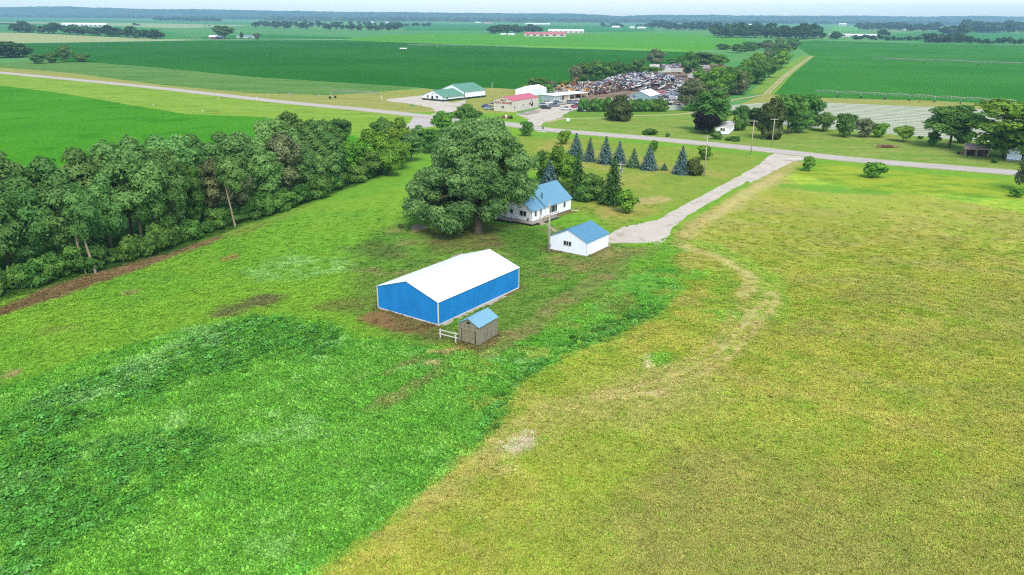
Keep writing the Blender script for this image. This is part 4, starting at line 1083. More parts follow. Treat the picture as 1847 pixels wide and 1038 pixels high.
class Site:
    """local frame of a rectangular building: x along the ridge, y across, origin at the near corner"""
    def __init__(s, A, L, R, eave_py=None, ridge_py=None, lu=None, lv=None):
        a, l, r_ = G(*A), G(*L), G(*R)
        u, v = r_ - a, l - a
        th = (math.atan2(u[1], u[0]) + math.atan2(v[1], v[0]) - math.pi / 2) / 2
        s.a, s.rz = a, th
        s.lu, s.lv = lu or float(np.linalg.norm(u)), lv or float(np.linalg.norm(v))
        s.eave = hgt(a, eave_py) if eave_py else 3
        m = a + np.array([-math.sin(th), math.cos(th)]) * s.lv / 2
        s.ridge = hgt(m, ridge_py) if ridge_py else s.eave + 1.5
    def root(s, name, label, cat, **kw): return thing(name, s.a, label, cat, rz=s.rz, **kw)
    def w(s, x, y): return s.a + np.array([math.cos(s.rz) * x - math.sin(s.rz) * y, math.sin(s.rz) * x + math.cos(s.rz) * y])

def walls(mb, x0, x1, y0, y1, e, rg, z0=0.0, rib=None, m=0):
    ym = (y0 + y1) / 2
    mb.prism([(x0, y0, z0), (x0, y0, e), (x0, ym, rg), (x0, y1, e), (x0, y1, z0)], (x1 - x0, 0, 0), m)
    if rib:
        d = 0.03
        for k in range(1, int((x1 - x0) / rib)):
            x = x0 + k * rib
            mb.box(x - .03, x + .03, y0 - d, y0 + 0.01, z0 + .05, e - .05, m); mb.box(x - .03, x + .03, y1 - .01, y1 + d, z0 + .05, e - .05, m)
        for k in range(1, int((y1 - y0) / rib)):
            y = y0 + k * rib; t = e + (rg - e) * (1 - abs(y - ym) / ((y1 - y0) / 2)) - .12
            mb.box(x0 - d, x0 + .01, y - .03, y + .03, z0 + .05, t, m); mb.box(x1 - .01, x1 + d, y - .03, y + .03, z0 + .05, t, m)

def gable_roof(mb, x0, x1, y0, y1, e, rg, oh=0.3, og=0.25, th=0.08, rib=None, m=0, cap=True):
    ym = (y0 + y1) / 2; sl = (rg - e) / ((y1 - y0) / 2)
    for sgn, ya in ((-1, y0), (1, y1)):
        ye = ya + sgn * oh; ze = e - sl * oh
        pts = [(x0 - og, ym, rg + .01), (x0 - og, ye, ze + .01), (x0 - og, ye, ze + th), (x0 - og, ym, rg + th + .02)]
        mb.prism(pts, (x1 - x0 + 2 * og, 0, 0), m)
        if rib:
            n = int((x1 - x0 + 2 * og) / rib)
            for k in range(1, n):
                x = x0 - og + k * rib
                mb.prism([(x - .025, ym, rg + th + .02), (x - .025, ye, ze + th), (x - .025, ye, ze + th + .02), (x - .025, ym, rg + th + .04)], (.05, 0, 0), m)
    if cap:
        mb.prism([(x0 - og - .01, ym - .2, rg + th + .055 - sl * .2), (x0 - og - .01, ym, rg + th + .065), (x0 - og - .01, ym + .2, rg + th + .055 - sl * .2), (x0 - og - .01, ym, rg + th + .03)], (x1 - x0 + 2 * og + .02, 0, 0), m)

def window_x(root, x, y0, y1, z0, z1, out=-1, n=2, name='window'):
    """window in a wall across the ridge (faces -x when out=-1)"""
    o = .05 * out
    mb = MB(); lo, hi = sorted((x + o * 1.2, x - o * .2))
    for a, b, c, d in ((y0 - .09, y1 + .09, z1, z1 + .09), (y0 - .09, y1 + .09, z0 - .09, z0), (y0 - .09, y0, z0, z1), (y1, y1 + .09, z0, z1)): mb.box(lo, hi, a, b, c, d)
    for k in range(1, n):
        y = y0 + (y1 - y0) * k / n; mb.box(lo, hi, y - .05, y + .05, z0, z1)
    w = mb.build(name, frame_m, root)
    lo, hi = sorted((x + o * .5, x - o * .2))
    MB().box(lo, hi, y0, y1, z0, z1).build('pane', glass, w)
    return w
def window_y(root, y, x0, x1, z0, z1, out=-1, n=1, bars=None, name='window'):
    o = .05 * out
    mb = MB(); lo, hi = sorted((y + o * 1.2, y - o * .2))
    for a, b, c, d in ((x0 - .09, x1 + .09, z1, z1 + .09), (x0 - .09, x1 + .09, z0 - .09, z0), (x0 - .09, x0, z0, z1), (x1, x1 + .09, z0, z1)): mb.box(a, b, lo, hi, c, d)
    for f in (bars if bars is not None else [k / n for k in range(1, n)]):
        x = x0 + (x1 - x0) * f; mb.box(x - .05, x + .05, lo, hi, z0, z1)
    mb.box(x0, x1, lo + .01, hi - .01, (z0 + z1) / 2 - .02, (z0 + z1) / 2 + .02) if n == 1 and bars is None else None
    w = mb.build(name, frame_m, root)
    lo, hi = sorted((y + o * .5, y - o * .2))
    MB().box(x0, x1, lo, hi, z0, z1).build('pane', glass, w)
    return w

# --- blue barn
s = Site((791, 588), (681, 557), (938, 521), 546, 508)
b = s.root('barn', 'long blue metal barn with a bright white roof and white corner trim', 'barn')
mb = MB(); walls(mb, 0, s.lu, 0, s.lv, s.eave, s.ridge, rib=0.3); mb.build('wall', blue_metal, b)
mb = MB(); gable_roof(mb, 0, s.lu, 0, s.lv, s.eave, s.ridge, .12, .1, .07, rib=0.9); mb.build('roof', roof_white, b)
for x, y in ((0, 0), (s.lu, 0), (0, s.lv), (s.lu, s.lv)):
    MB().box(x - .06 if x == 0 else x - .08, x + .08 if x == 0 else x + .06, y - .06 if y == 0 else y - .08, y + .08 if y == 0 else y + .06, 0, s.eave - .06).build('corner_trim', trim_white, b)
mb = MB()
mb.box(.1, s.lu - .1, -.055, .02, .02, .2); mb.box(-.055, .02, .1, s.lv - .1, .02, .2); mb.box(.1, s.lu - .1, s.lv - .02, s.lv + .055, .02, .2); mb.box(s.lu - .02, s.lu + .055, .1, s.lv - .1, .02, .2)
mb.build('base_trim', trim_white, b)
barn = s
mb = MB(); mb.box(.6, s.lu * .78, -.75, -.12, 0, .05); mb.box(s.lu * .45, s.lu * .62, -.95, -.75, 0, .04)
o = mb.build('concrete_edging', concrete); o.location = (*s.a, 0.005); o.rotation_euler = (0, 0, s.rz)
tag(o, 'narrow broken concrete strip along the long side of the blue barn', 'paving')

# --- weathered shed
s = Site((863.4, 625.7), (826.8, 617), (899, 605.5), 591.5, 576.5)
b = s.root('shed', 'weathered plywood garden shed with a light blue roof and double doors', 'shed')
mb = MB(); walls(mb, 0, s.lu, 0, s.lv, s.eave, s.ridge, .18)
for k in range(1, 4): mb.box(s.lu * k / 4 - .03, s.lu * k / 4 + .03, -.02, .01, .2, s.eave - .1)
mb.build('wall', wood_w, b)
mb = MB(); gable_roof(mb, 0, s.lu, 0, s.lv, s.eave + .03, s.ridge + .05, .14, .12, .05, rib=0.6); mb.build('roof', plain('shed_roof_metal', alb(142, 200, 232), .45, .04, .5), b)
MB().box(.1, s.lu - .1, .12, s.lv - .12, 0, .18).build('skid', dark_m, b)
mb = MB(); mb.box(-.04, .0, .0, .12, .2, s.eave - .05); mb.box(-.04, .0, s.lv - .12, s.lv, .2, s.eave - .05); mb.box(-.045, .0, .3, s.lv - .3, 2.02, 2.16); mb.box(-.05, .0, .05, s.lv - .05, s.eave - .12, s.eave - .02); mb.build('trim', wood_tr, b)
MB().box(-.03, .01, s.lv / 2 - .28, s.lv / 2 + .28, s.eave + .18, s.eave + .42).build('vent', dark_m, b)
yc = s.lv / 2
for y0, y1 in ((yc - 0.98, yc - .03), (yc + .03, yc + 0.98)):
    d = MB().box(-.05, .0, y0, y1, .25, 2.0).build('door', wood_d, b)
    mb = MB(); x0, x1 = -.085, -.05
    mb.box(x0, x1, y0 + .04, y0 + .15, .27, 1.98); mb.box(x0, x1, y1 - .15, y1 - .04, .27, 1.98)
    for z in (.27, 1.08): mb.box(x0, x1, y0 + .15, y1 - .15, z, z + .1)
    n = 8
    for k in range(n):
        t0, t1 = math.pi * k / n, math.pi * (k + 1) / n; ym, rr_ = (y0 + y1) / 2, (y1 - y0) / 2 - .15
        mb.prism([(x0, ym - rr_ * math.cos(t0), 1.7 + .26 * math.sin(t0)), (x0, ym - rr_ * math.cos(t1), 1.7 + .26 * math.sin(t1)), (x0, ym - (rr_ - .09) * math.cos(t1), 1.7 + .17 * math.sin(t1)), (x0, ym - (rr_ - .09) * math.cos(t0), 1.7 + .17 * math.sin(t0))], (.03, 0, 0))
    for sg in (0, 1):
        ya, yb = (y0 + .15, y1 - .15) if sg == 0 else (y1 - .15, y0 + .15)
        mb.prism([(x0 - .004 * sg, ya - .04, .37), (x0 - .004 * sg, yb - .04, 1.08), (x0 - .004 * sg, yb + .04, 1.08), (x0 - .004 * sg, ya + .04, .37)], (.03, 0, 0))
    mb.build('door_brace', wood_tr, d)
    mb = MB(); yy = y0 if y0 < yc else y1
    for z in (.5, 1.1, 1.75): mb.box(-.1, -.04, yy - .06, yy + .06, z, z + .06)
    mb.build('hinge', dark_m, d)
MB().box(-.03, .0, yc - 1.1, yc - .98, .2, 2.02).box(-.03, .0, yc + .98, yc + 1.1, .2, 2.02).build('door_gap', dark_m, b)

# --- white rail fence
p0, p1 = G(794.5, 612), G(822, 619)
d = p1 - p0; Lf = float(np.linalg.norm(d)); b = thing('rail_fence', p0, 'short white two-rail fence between the blue barn and the shed', 'fence', rz=math.atan2(d[1], d[0]))
for x in (0, Lf): MB().box(x - .07, x + .07, -.07, .07, -.05, 1.45).build('post', trim_white, b)
for z in (.72, 1.28): MB().box(-.12, Lf + .45, -.11, -.072, z, z + .14).build('rail', trim_white, b)

# --- garage
s = Site((1058, 463), (991, 450), (1098, 445), 438.5, 415)
b = s.root('garage', 'white garage with a blue metal roof and a three-pane window in its gable', 'garage')
mb = MB(); walls(mb, 0, s.lu, 0, s.lv, s.eave, s.ridge, .0)
for k in range(1, 12):
    z = k * .21
    if z < s.eave - .1: mb.box(.02, s.lu - .02, -.008, .0, z, z + .03)
mb.build('wall', white_paint, b)
mb = MB(); gable_roof(mb, 0, s.lu, 0, s.lv, s.eave + .02, s.ridge + .02, .18, .16, .06, rib=0.4); mb.build('roof', roof_blue2, b)
mb = MB(); mb.box(-.03, .05, -.03, .05, .02, s.eave - .05); mb.box(-.03, .05, s.lv - .05, s.lv + .03, .02, s.eave - .05); mb.box(s.lu - .05, s.lu + .03, -.03, .05, .02, s.eave - .05); mb.build('corner_trim', trim_white, b)
window_x(b, 0, s.lv * .42, s.lv * .42 + 1.5, 1.35, 2.1, n=3)
MB().box(-.06, s.lu + .06, -.06, s.lv + .06, -.05, .1).build('foundation', concrete, b)
gar = s
mb = MB(); mb.box(s.lu + .02, s.lu + .06, .8, s.lv - .8, .05, 2.3); [mb.box(s.lu + .06, s.lu + .075, .8, s.lv - .8, z, z + .04) for z in (.6, 1.15, 1.7)]; mb.build('garage_door', trim_white, b)

# --- house: a long block with a lower wing at the near end
s = Site((958.6, 404), (904.7, 394), (982.5, 396), 380.5, 353)
b = s.root('house', 'white single-storey house with light blue metal roofs and a grey wooden deck', 'house')
far = G(1035, 381.2); LU = float(np.dot(far - s.a, [math.cos(s.rz), math.sin(s.rz)]))
wl, wv, E0 = s.lu + .1, s.lv, s.eave; R0 = s.ridge
mb = MB(); walls(mb, 0, wl, 0, wv, E0, R0, .35)
for k in range(1, 14):
    z = .35 + k * .2
    if z < E0 - .05: mb.box(-.008, 0, .02, wv - .02, z, z + .025); mb.box(.02, wl - .05, -.008, 0, z, z + .025)
mb.build('wall', white_paint, b)
E1 = E0 + .12; V1 = wv + .3; R1 = R0 + .7
mb = MB(); walls(mb, wl, LU, -.12, V1, E1, R1, .35)
for k in range(1, 14):
    z = .35 + k * .2
    if z < E1 - .05: mb.box(wl + .05, LU - .05, -.128, -.12, z, z + .025)
mb.build('wall', white_paint, b)
mb = MB(); gable_roof(mb, 0, wl - .32, 0, wv, E0 + .03, R0 + .03, .3, .25, .07, rib=.4); mb.build('roof', roof_blue, b)
mb = MB(); gable_roof(mb, wl, LU, -.12, V1, E1 + .03, R1 + .03, .3, .3, .08, rib=.4); rf = mb.build('roof', roof_blue, b)
cx, cy = wl + .8, 1.35; cz = E1 + (R1 - E1) * (cy + .12) / ((V1 + .12) / 2)
MB().tube([(cx, cy, cz - .3), (cx, cy, cz + 1.15)], .13, 10).tube([(cx, cy, cz + 1.15), (cx, cy, cz + 1.28)], .2, 10).build('flue_pipe', plain('dark_flue', alb(96, 104, 112), .6), rf)
mb = MB()
for x, y, e in ((0, 0, E0), (0, wv, E0), (wl + .03, -.12, E1), (LU, -.12, E1)): mb.box(x - .04, x + .06, y - .04, y + .06, .3, e - .08)
mb.build('corner_trim', trim_white, b)
MB().box(.05, wl, .05, wv - .05, 0, .35).box(wl + .05, LU - .05, .0, V1 - .05, 0, .349).build('foundation', plain('foundation_block', alb(150, 148, 142), .9), b)
window_x(b, 0, 1.35, 2.9, 1.35, 2.35, n=2); window_x(b, 0, 4.75, 5.4, 1.5, 2.3, n=1)
window_y(b, 0, 1.1, 1.75, 1.35, 2.3)
dr = MB().box(2.75, 3.65, -.04, .02, .55, 2.55).build('door', trim_white, b); MB().box(3.15, 3.5, -.06, -.03, 1.3, 2.35).build('door_window', glass, dr)
d2 = MB().box(-.04, .02, 6.25, 7.15, .55, 2.5).build('door', trim_white, b); MB().box(-.06, -.03, 6.42, 6.98, 1.1, 2.35).build('door_window', glass, d2)
window_y(b, -.12, wl + 1.75, wl + 4.3, 1.05, 2.4, n=2, bars=[.22, .72])
window_y(b, -.12, LU - 2.9, LU - 2.2, 1.3, 2.3)
dk = MB()
dk.box(-2.2, 0, 3.4, wv + 1.4, .38, .5); dk.box(-1.7, 0, -1.4, 3.4, .38, .5); dk.box(0, wl + 2.6, -1.9, -.15, .379, .499)
deck = dk.build('deck', deck_m, b)
mb = MB(); mb.box(-2.15, -.1, 3.45, wv + 1.35, 0, .378); mb.box(-1.65, -.1, -1.35, 3.4, 0, .377); mb.box(0, wl + 2.5, -1.82, -.2, 0, .377); mb.build('deck_skirt', dark_m, deck)
st = MB()
for k in range(2): st.box(.2, 1.5, -1.9 - .35 * (k + 1), -1.9 - .35 * k, 0, .36 - .17 * k)
st.build('step', plain('step_boards', alb(206, 194, 170), .85, .1), b)
mb = MB(); pm = plain('railing_wood', alb(176, 140, 104), .85, .12)
for x in (1.75, 3.2, wl + 2.4): mb.box(x - .05, x + .05, -1.88, -1.78, .5, 1.45)
mb.box(1.7, wl + 2.45, -1.86, -1.8, 1.38, 1.46); mb.box(1.7, wl + 2.45, -1.86, -1.8, .9, .97)
for y in (-1.9, -2.5): mb.box(1.62, 1.7, y - .05, y + .05, 0 if y < -2 else .5, 1.35)
mb.build('railing', pm, b)
mb = MB(); mb.box(-.35, -.02, .55, .85, .5, 1.15); mb.build('air_conditioner', plain('grey_box', alb(150, 152, 154), .6), b)
house = s
# walk from the steps to the garage, downspout splash at the far corner
a0, a1 = s.w(1.6, -2.5), gar.w(gar.lu - 1.5, gar.lv + .1)
d = a1 - a0; o = MB().box(0, float(np.linalg.norm(d)), -.3, .3, 0, .05).build('garden_path', concrete); o.location = (*a0, .004); o.rotation_euler = (0, 0, math.atan2(d[1], d[0]))
tag(o, kind='structure')
o = MB().box(0, 1.6, -.12, .12, 0, .1).build('downspout_run', trim_white); o.location = (*s.w(LU + .1, -.2), .01); o.rotation_euler = (0, 0, s.rz - .9)
tag(o, 'white downspout pipe lying on the grass at the far corner of the house', 'pipe')
# slabs and boards in the grass
o = MB().box(-1.6, 1.6, -1.1, 1.1, 0, .05).build('bare_slab', plain('slab', alb(184, 168, 146), .9, .15, 1.0)); o.location = (*G(755, 411), .004); o.rotation_euler = (0, 0, .35); tag(o, 'bare brownish slab in the grass left of the great elm', 'slab')
o = MB().box(-1.5, 1.5, -.6, .6, .1, .22).box(-1.4, 1.4, -.55, -.4, 0, .1).box(-1.4, 1.4, .4, .55, 0, .1).build('plank_platform', wood_tr); o.location = (*G(826, 463), 0); o.rotation_euler = (0, 0, s.rz); tag(o, 'low plank platform behind the white barn roof', 'platform')

# --- poles
def pole(base, top_py, label, arm=None, r0=.16, arm_rz=.9, trans=False, name='utility_pole', mat=None, lamp=False):
    xy = G(*base); h = hgt(xy, top_py)
    b = thing(name, xy, label, 'pole', rz=arm_rz)
    MB().tube([(0, 0, -.2), (0, 0, h * .5), (0, 0, h)], [r0, r0 * .85, r0 * .65], 10).build('shaft', mat or post_w, b, True)
    if arm:
        MB().box(-arm / 2, arm / 2, -.19, -.08, h - .5, h - .34).build('crossarm', post_w, b)
        ins = MB()
        for x in (-arm / 2 + .1, -arm / 4, arm / 4, arm / 2 - .1): ins.tube([(x, -.13, h - .34), (x, -.13, h - .14)], [.05, .035], 6)
        ins.build('insulators', galv, b)
    if trans:
        t = MB().tube([(.3, 0, h - 2.3), (.3, 0, h - 1.3)], .24, 12).tube([(.3, 0, h - 1.3), (.3, 0, h - 1.18)], [.26, .1], 12).build('transformer', galv, b)
        MB().tube([(.2, .1, h - 1.18), (.2, .1, h - .95)], .04, 6).tube([(.4, .1, h - 1.18), (.4, .1, h - .95)], .04, 6).build('bushing', dark_m, t)
    if lamp:
        MB().tube([(0, 0, h - .3), (.6, -.1, h - .15)], .03, 6).tube([(.6, -.1, h - .3), (.6, -.1, h - .05)], [.22, .1], 10).build('lamp_head', galv, b)
    return xy, h, b
gp_xy, gp_h, gpb = pole((989.5, 458), 366, 'bare wooden pole standing at the left corner of the garage', r0=.17, name='utility_pole')
mb = MB(); mb.tube([(0, -.2, .6), (0, -.2, gp_h - 2.6), (0, -.5, gp_h - 2.2)], .05, 6); mb.box(-.16, .16, -.38, -.17, 1.3, 1.9); mb.build('meter_box', galv, gpb)
tp_xy, tp_h, _ = pole((1116.5, 356), 294, 'pole with a crossarm and a grey transformer by the dark cedar', arm=2.4, arm_rz=-.35, trans=True)
pole((1270, 318.5), 245, 'roadside pole with a crossarm at the right end of the spruce row', arm=2.4, arm_rz=-.5)
pole((1353.8, 279), 216.5, 'crossarm pole beside the road, left one of the pair by the cedars', arm=2.4, arm_rz=-.4)
pole((1391.7, 265), 213.5, 'crossarm pole behind the road, right one of the pair by the cedars', arm=2.4, arm_rz=-.4)
pole((1316, 170), 134, 'bare pole in front of the belt of trees beside the yard', r0=.18)
pole((887.5, 190), 149, 'pole with a yard lamp between the green-roofed building and the salvage shop', r0=.15, lamp=True)
pole((868, 177), 158, 'thin grey pole in front of the long side of the green-roofed building', r0=.1)
pole((957, 172), 150, 'thin pole rising behind the red roof', r0=.12)
pole((1070, 177), 156, 'thin pole in front of the dark scrap bank, left one', r0=.12)
pole((1099, 176), 155, 'thin pole in front of the dark scrap bank, right one', r0=.12)
pole((689, 186.5), 172, 'white standpipe post at the end of the near irrigation pipe', r0=.16, mat=trim_white, name='standpipe')
pole((975, 462), 433, 'rust-brown stake leaning in the yard left of the garage', r0=.05, mat=rust, name='metal_stake')
pole((810, 462), 450, 'thin brown stake behind the white barn roof', r0=.04, mat=rust, name='metal_stake')
pole((1659, 155 + 30), 178, 'short dark post at the edge of the silvery field', r0=.2, mat=rust, name='well_post')
# service wire from the transformer pole to the house
a0 = Vector((*tp_xy, tp_h - 2.2)); a1 = Vector((*house.w(LU - .2, 1.0), E1 + .5))
mb = MB(); mb.tube([a0.lerp(a1, t) + Vector((0, 0, -1.0 * 4 * t * (1 - t))) for t in np.linspace(0, 1, 14)], .03, 5)
tag(mb.build('service_wire', plain('wire', alb(120, 120, 118), .6)), 'thin sagging wire from the transformer pole to the house', 'wire')
# white pipe gate
p0, p1 = G(1421, 291), G(1443, 290.5); d = p1 - p0; Lf = float(np.linalg.norm(d))
b = thing('pipe_gate', p0, 'white pipe barrier at the mouth of the gravel drive', 'barrier', rz=math.atan2(d[1], d[0]))
for x in (0, Lf): MB().tube([(x, 0, -.1), (x, 0, 1.25)], .09, 8).build('post', trim_white, b)
for z in (.65, 1.2): MB().tube([(0, 0, z), (Lf, 0, z)], .08, 8).build('rail', trim_white, b)
# signs and small roadside things
def sign(base, top_py, w, h, colm, label, n=1):
    xy = G(*base); H_ = hgt(xy, top_py); b = thing('road_sign', xy, label, 'sign', rz=.3)
    MB().tube([(0, 0, 0), (0, 0, H_)], .06, 6).build('post', galv, b)
    MB().box(-w / 2, w / 2, -.09, -.06, H_ - h, H_).build('panel', colm, b)
    return b
sign((743, 204), 189, 1.9, .5, plain('green_sign', alb(60, 150, 120), .5), 'green street-name sign on a post at the grass island')
sign((758.5, 195.5), 188.5, .6, .6, galv, 'small grey sign on a thin post on the grass island')
b = sign((1024.5, 222), 213.5, 1.6, 1.2, trim_white, 'white roadside sign in the grass at the salvage yard entrance')
o = MB().box(-1.6, 1.6, -.5, .5, 0, .5).build('culvert_end', concrete); o.location = (*G(1017, 215), 0); o.rotation_euler = (0, 0, -.3); tag(o, 'pale concrete block beside the salvage yard entrance', 'block')
sign((979, 236), 229, .5, .8, dark_m, 'small dark sign where the gravel lot meets the road')
for bx, by, lab, c in ((390, 208, 'orange marker post in the roadside grass', alb(230, 150, 60)), (366, 204, 'white marker post in the roadside grass, middle one', alb(236, 238, 230)), (277, 193, 'white marker post in the roadside grass, left one', alb(236, 238, 230)), (395, 181, 'pale marker post beside the road edge', alb(236, 238, 220)), (463, 180, 'pale marker post on the road verge, right one', alb(236, 238, 220))):
    xy = G(bx, by); o = MB().tube([(0, 0, 0), (0, 0, 1.3)], .09, 6).box(-.25, .25, -.06, .06, .9, 1.35).build('marker_post', plain('marker', c, .6)); o.location = (*xy, 0); tag(o, lab, 'post')
o = MB().box(-.4, .4, -.4, .4, 0, .9).box(-.3, .3, -.3, .3, .9, 1.15).build('utility_box', galv); o.location = (*G(523, 172), 0); tag(o, 'pale utility box beside the road before the young crop', 'box')

# --- buildings beyond the road
cream = plain('cream_metal', alb(238, 236, 226), .55, .04, .6)
pink_red = plain('faded_red_roof', alb(226, 122, 142), .5, .06, .4)
green_roof = plain('green_roof_metal', alb(112, 172, 142), .45, .05, .4, spec=.4)
dkgreen = plain('dark_green_trim', alb(36, 72, 56), .6, .1)
s = Site((925, 202.7), (889.8, 200.2), (975, 194.5), 183, 175.5)
b = s.root('workshop', 'cream metal workshop with a faded red roof and red lettering on its gable', 'workshop')
mb = MB(); walls(mb, 0, s.lu, 0, s.lv, s.eave, s.ridge, rib=1.0); mb.build('wall', cream, b)
mb = MB(); gable_roof(mb, 0, s.lu, 0, s.lv, s.eave, s.ridge, .15, .12, .1, rib=1.0); mb.build('roof', pink_red, b)
window_x(b, 0, s.lv * .46, s.lv * .46 + 1.4, 1.5, 2.4, n=2)
window_y(b, 0, 1.0, 1.8, 1.4, 2.4); window_y(b, 0, 8.6, 9.4, 1.9, 2.7)
MB().box(4.4, 5.4, -.06, .0, 0, 2.2).build('door', trim_white, b)
MB().box(4.2, 7.2, -1.1, -.1, 0, .3).build('door_step', concrete, b)
red_ink = plain('red_lettering', alb(176, 44, 60), .6, .05)
black_ink = plain('black_emblem', (.02, .02, .022), .6, .05)
def lettering(txt, size, mat, parent, mtx, name='lettering', bold=.02):
    cu = bpy.data.curves.new(name, 'FONT'); cu.body = txt; cu.size = size; cu.extrude = .02; cu.offset = bold; cu.align_x = 'CENTER'
    t = bpy.data.objects.new(name, cu); COL.objects.link(t)
    bpy.context.view_layer.update()
    me = bpy.data.meshes.new_from_object(t.evaluated_get(bpy.context.evaluated_depsgraph_get()))
    bpy.data.objects.remove(t); me.materials.clear(); me.materials.append(mat)
    o = link(name, me, parent); o.matrix_local = mtx
    return o
gm = Matrix(((0, 0, -1, -.06), (-1, 0, 0, s.lv * .5), (0, 1, 0, 0), (0, 0, 0, 1)))
def on_gable(y, z): m = gm.copy(); m[1][3] = y; m[2][3] = z; return m
lettering("BILL'S", 1.15, red_ink, b, on_gable(s.lv * .5, 4.5), bold=.03)
lettering("AUTO SALVAGE", 1.25, red_ink, b, on_gable(s.lv * .5, 3.35), bold=.035)
em = MB(); X0 = s.lu * .66
def disc(mb, x, z, rx, rz_, y=-.06, n=14): mb.prism([(x + rx * math.cos(2 * math.pi * k / n), y, z + rz_ * math.sin(2 * math.pi * k / n)) for k in range(n)], (0, .03, 0))
disc(em, X0 + 1.7, 2.3, .85, .95); em.prism([(X0 + .9, -.064, 1.2), (X0 + 2.6, -.064, 1.2), (X0 + 2.5, -.064, 2.0), (X0 + 1.2, -.064, 2.0)], (0, .03, 0))
em.prism([(X0 + .3, -.065, 3.3), (X0 + 1.0, -.065, 4.0), (X0 + 1.7, -.065, 3.9), (X0 + 1.9, -.065, 3.6), (X0 + 1.0, -.065, 3.65)], (0, .03, 0))
em.build('emblem', black_ink, b); em = MB(); disc(em, X0 - .2, 2.4, .75, .6, -.05); em.build('emblem', red_ink, b); em = MB(); disc(em, X0 + .9, 2.9, .5, .65, -.09); em.build('emblem', trim_white, b)

s = Site((838.2, 179.5), (789, 176), (880.5, 175.7), 165.8, 152.5)
b = s.root('metal_hall', 'white metal hall with green roofs, the lower block in front with a dark green skirting', 'hall')
lv = s.lv
mb = MB(); walls(mb, 0, s.lu, 0, lv, s.eave, s.ridge, rib=1.2); mb.build('wall', white_paint, b)
mb = MB(); gable_roof(mb, 0, s.lu, 0, lv, s.eave, s.ridge, .4, .3, .12, rib=1.0); mb.build('roof', green_roof, b)
E2 = hgt(G(812.9, 184.7), 176.3); lf = float(np.linalg.norm(G(812.9, 184.7) - s.a)); w2 = min(lv * .95, 14.5); R2 = E2 + 2.7
mb = MB(); walls(mb, -lf, 0, .15, w2, E2, R2, rib=1.2); mb.build('wall', white_paint, b)
mb = MB(); gable_roof(mb, -lf, -.35, .15, w2, E2, R2, .5, .3, .12, rib=1.0); mb.build('roof', green_roof, b)
mb = MB(); mb.box(-lf - .12, -lf + .02, .1, w2 + .05, 0, .9); mb.box(-lf, -.1, .02, .17, 0, .9); mb.box(.0, s.lu + .1, -.12, .02, 0, .9); mb.build('skirting', dkgreen, b)
mb = MB(); mb.box(-lf - .05, -lf + .1, .1, .3, .9, E2); mb.box(-.1, .1, -.05, .1, .9, s.eave); mb.box(s.lu - .1, s.lu + .05, -.05, .1, .9, s.eave); mb.build('corner_trim', dkgreen, b)
window_x(b, -lf, w2 * .25, w2 * .25 + 1.7, 1.3, 2.5, n=2); window_x(b, -lf, w2 * .7, w2 * .7 + 1.2, 1.3, 2.5, n=1)
MB().box(-lf - .2, -lf + .02, w2 * .48, w2 * .48 + 1.2, 0, 2.4).build('door', dark_m, b); window_y(b, .15, -lf + 2, -lf + 3.2, 1.3, 2.4)
MB().box(-lf - .07, -lf, w2 * .5, w2 * .5 + .5, E2 + 1.0, E2 + 1.5).build('wall_lamp', dark_m, b)

s = Site((959.4, 174), (931.3, 172), (980.7, 169), 163.2, 157.0)
b = s.root('white_shed', 'plain white metal shed behind the red-roofed workshop', 'shed')
mb = MB(); walls(mb, 0, s.lu, 0, s.lv, s.eave, s.ridge, rib=1.2); mb.build('wall', white_paint, b)
mb = MB(); gable_roof(mb, 0, s.lu, 0, s.lv, s.eave, s.ridge, .1, .1, .1); mb.build('roof', roof_white, b)
s = Site((1000, 183), (980, 180), (1044, 175.5), 173.5, 171.5)
b = s.root('open_shed', 'long white flat-roofed open shed beside the salvage workshop', 'shed')
mb = MB(); mb.box(-.3, s.lu + .3, -.4, s.lv + .4, s.eave, s.eave + .25); mb.build('roof', roof_white, b)
mb = MB(); mb.box(0, 5, .2, s.lv, 0, s.eave); mb.build('wall', plain('pale_blue_box', alb(196, 214, 224), .6), b)
mb = MB(); mb.box(8, 12.5, .3, s.lv, 0, s.eave); mb.build('wall', plain('beige_box', alb(214, 204, 192), .6), b)
mb = MB(); mb.box(5, 8, s.lv * .8, s.lv, 0, s.eave); mb.box(12.5, s.lu, s.lv * .8, s.lv, 0, s.eave); mb.build('back_wall', cream, b)
for x in np.linspace(.1, s.lu - .1, 6): MB().box(x - .1, x + .1, -.1, .1, 0, s.eave).build('post', trim_white, b)
s = Site((1172, 183), (1137, 180.5), (1184, 178), 174.3, 164.8)
b = s.root('blue_shed', 'pale blue shed with a white roof behind the hedge', 'shed')
mb = MB(); walls(mb, 0, s.lu, 0, s.lv, s.eave, s.ridge, rib=1.0); mb.build('wall', plain('pale_blue_wall', alb(162, 200, 208), .6, .04), b)
mb = MB(); gable_roof(mb, 0, s.lu, 0, s.lv, s.eave, s.ridge, .2, .25, .12); mb.build('roof', roof_white, b)
window_x(b, 0, s.lv * .7, s.lv * .7 + 1.5, 1.5, 2.5, n=2)
# corrugated fence
p0, p1 = G(1194, 199.5), G(1230, 199); d = p1 - p0; Lf = float(np.linalg.norm(d)); b = thing('panel_fence', p0, 'white corrugated panel fence right of the hedge', 'fence', rz=math.atan2(d[1], d[0]))
mb = MB()
for k in range(int(Lf / .5)): mb.box(k * .5, k * .5 + .46, -.03 + .05 * (k % 2), .03 + .05 * (k % 2), .05, 2.3)
mb.build('panels', plain('pale_fence', alb(206, 222, 220), .6, .06), b)
for x in np.linspace(0, Lf, 6): MB().box(x - .08, x + .08, .1, .24, 0, 2.4).build('post', galv, b)

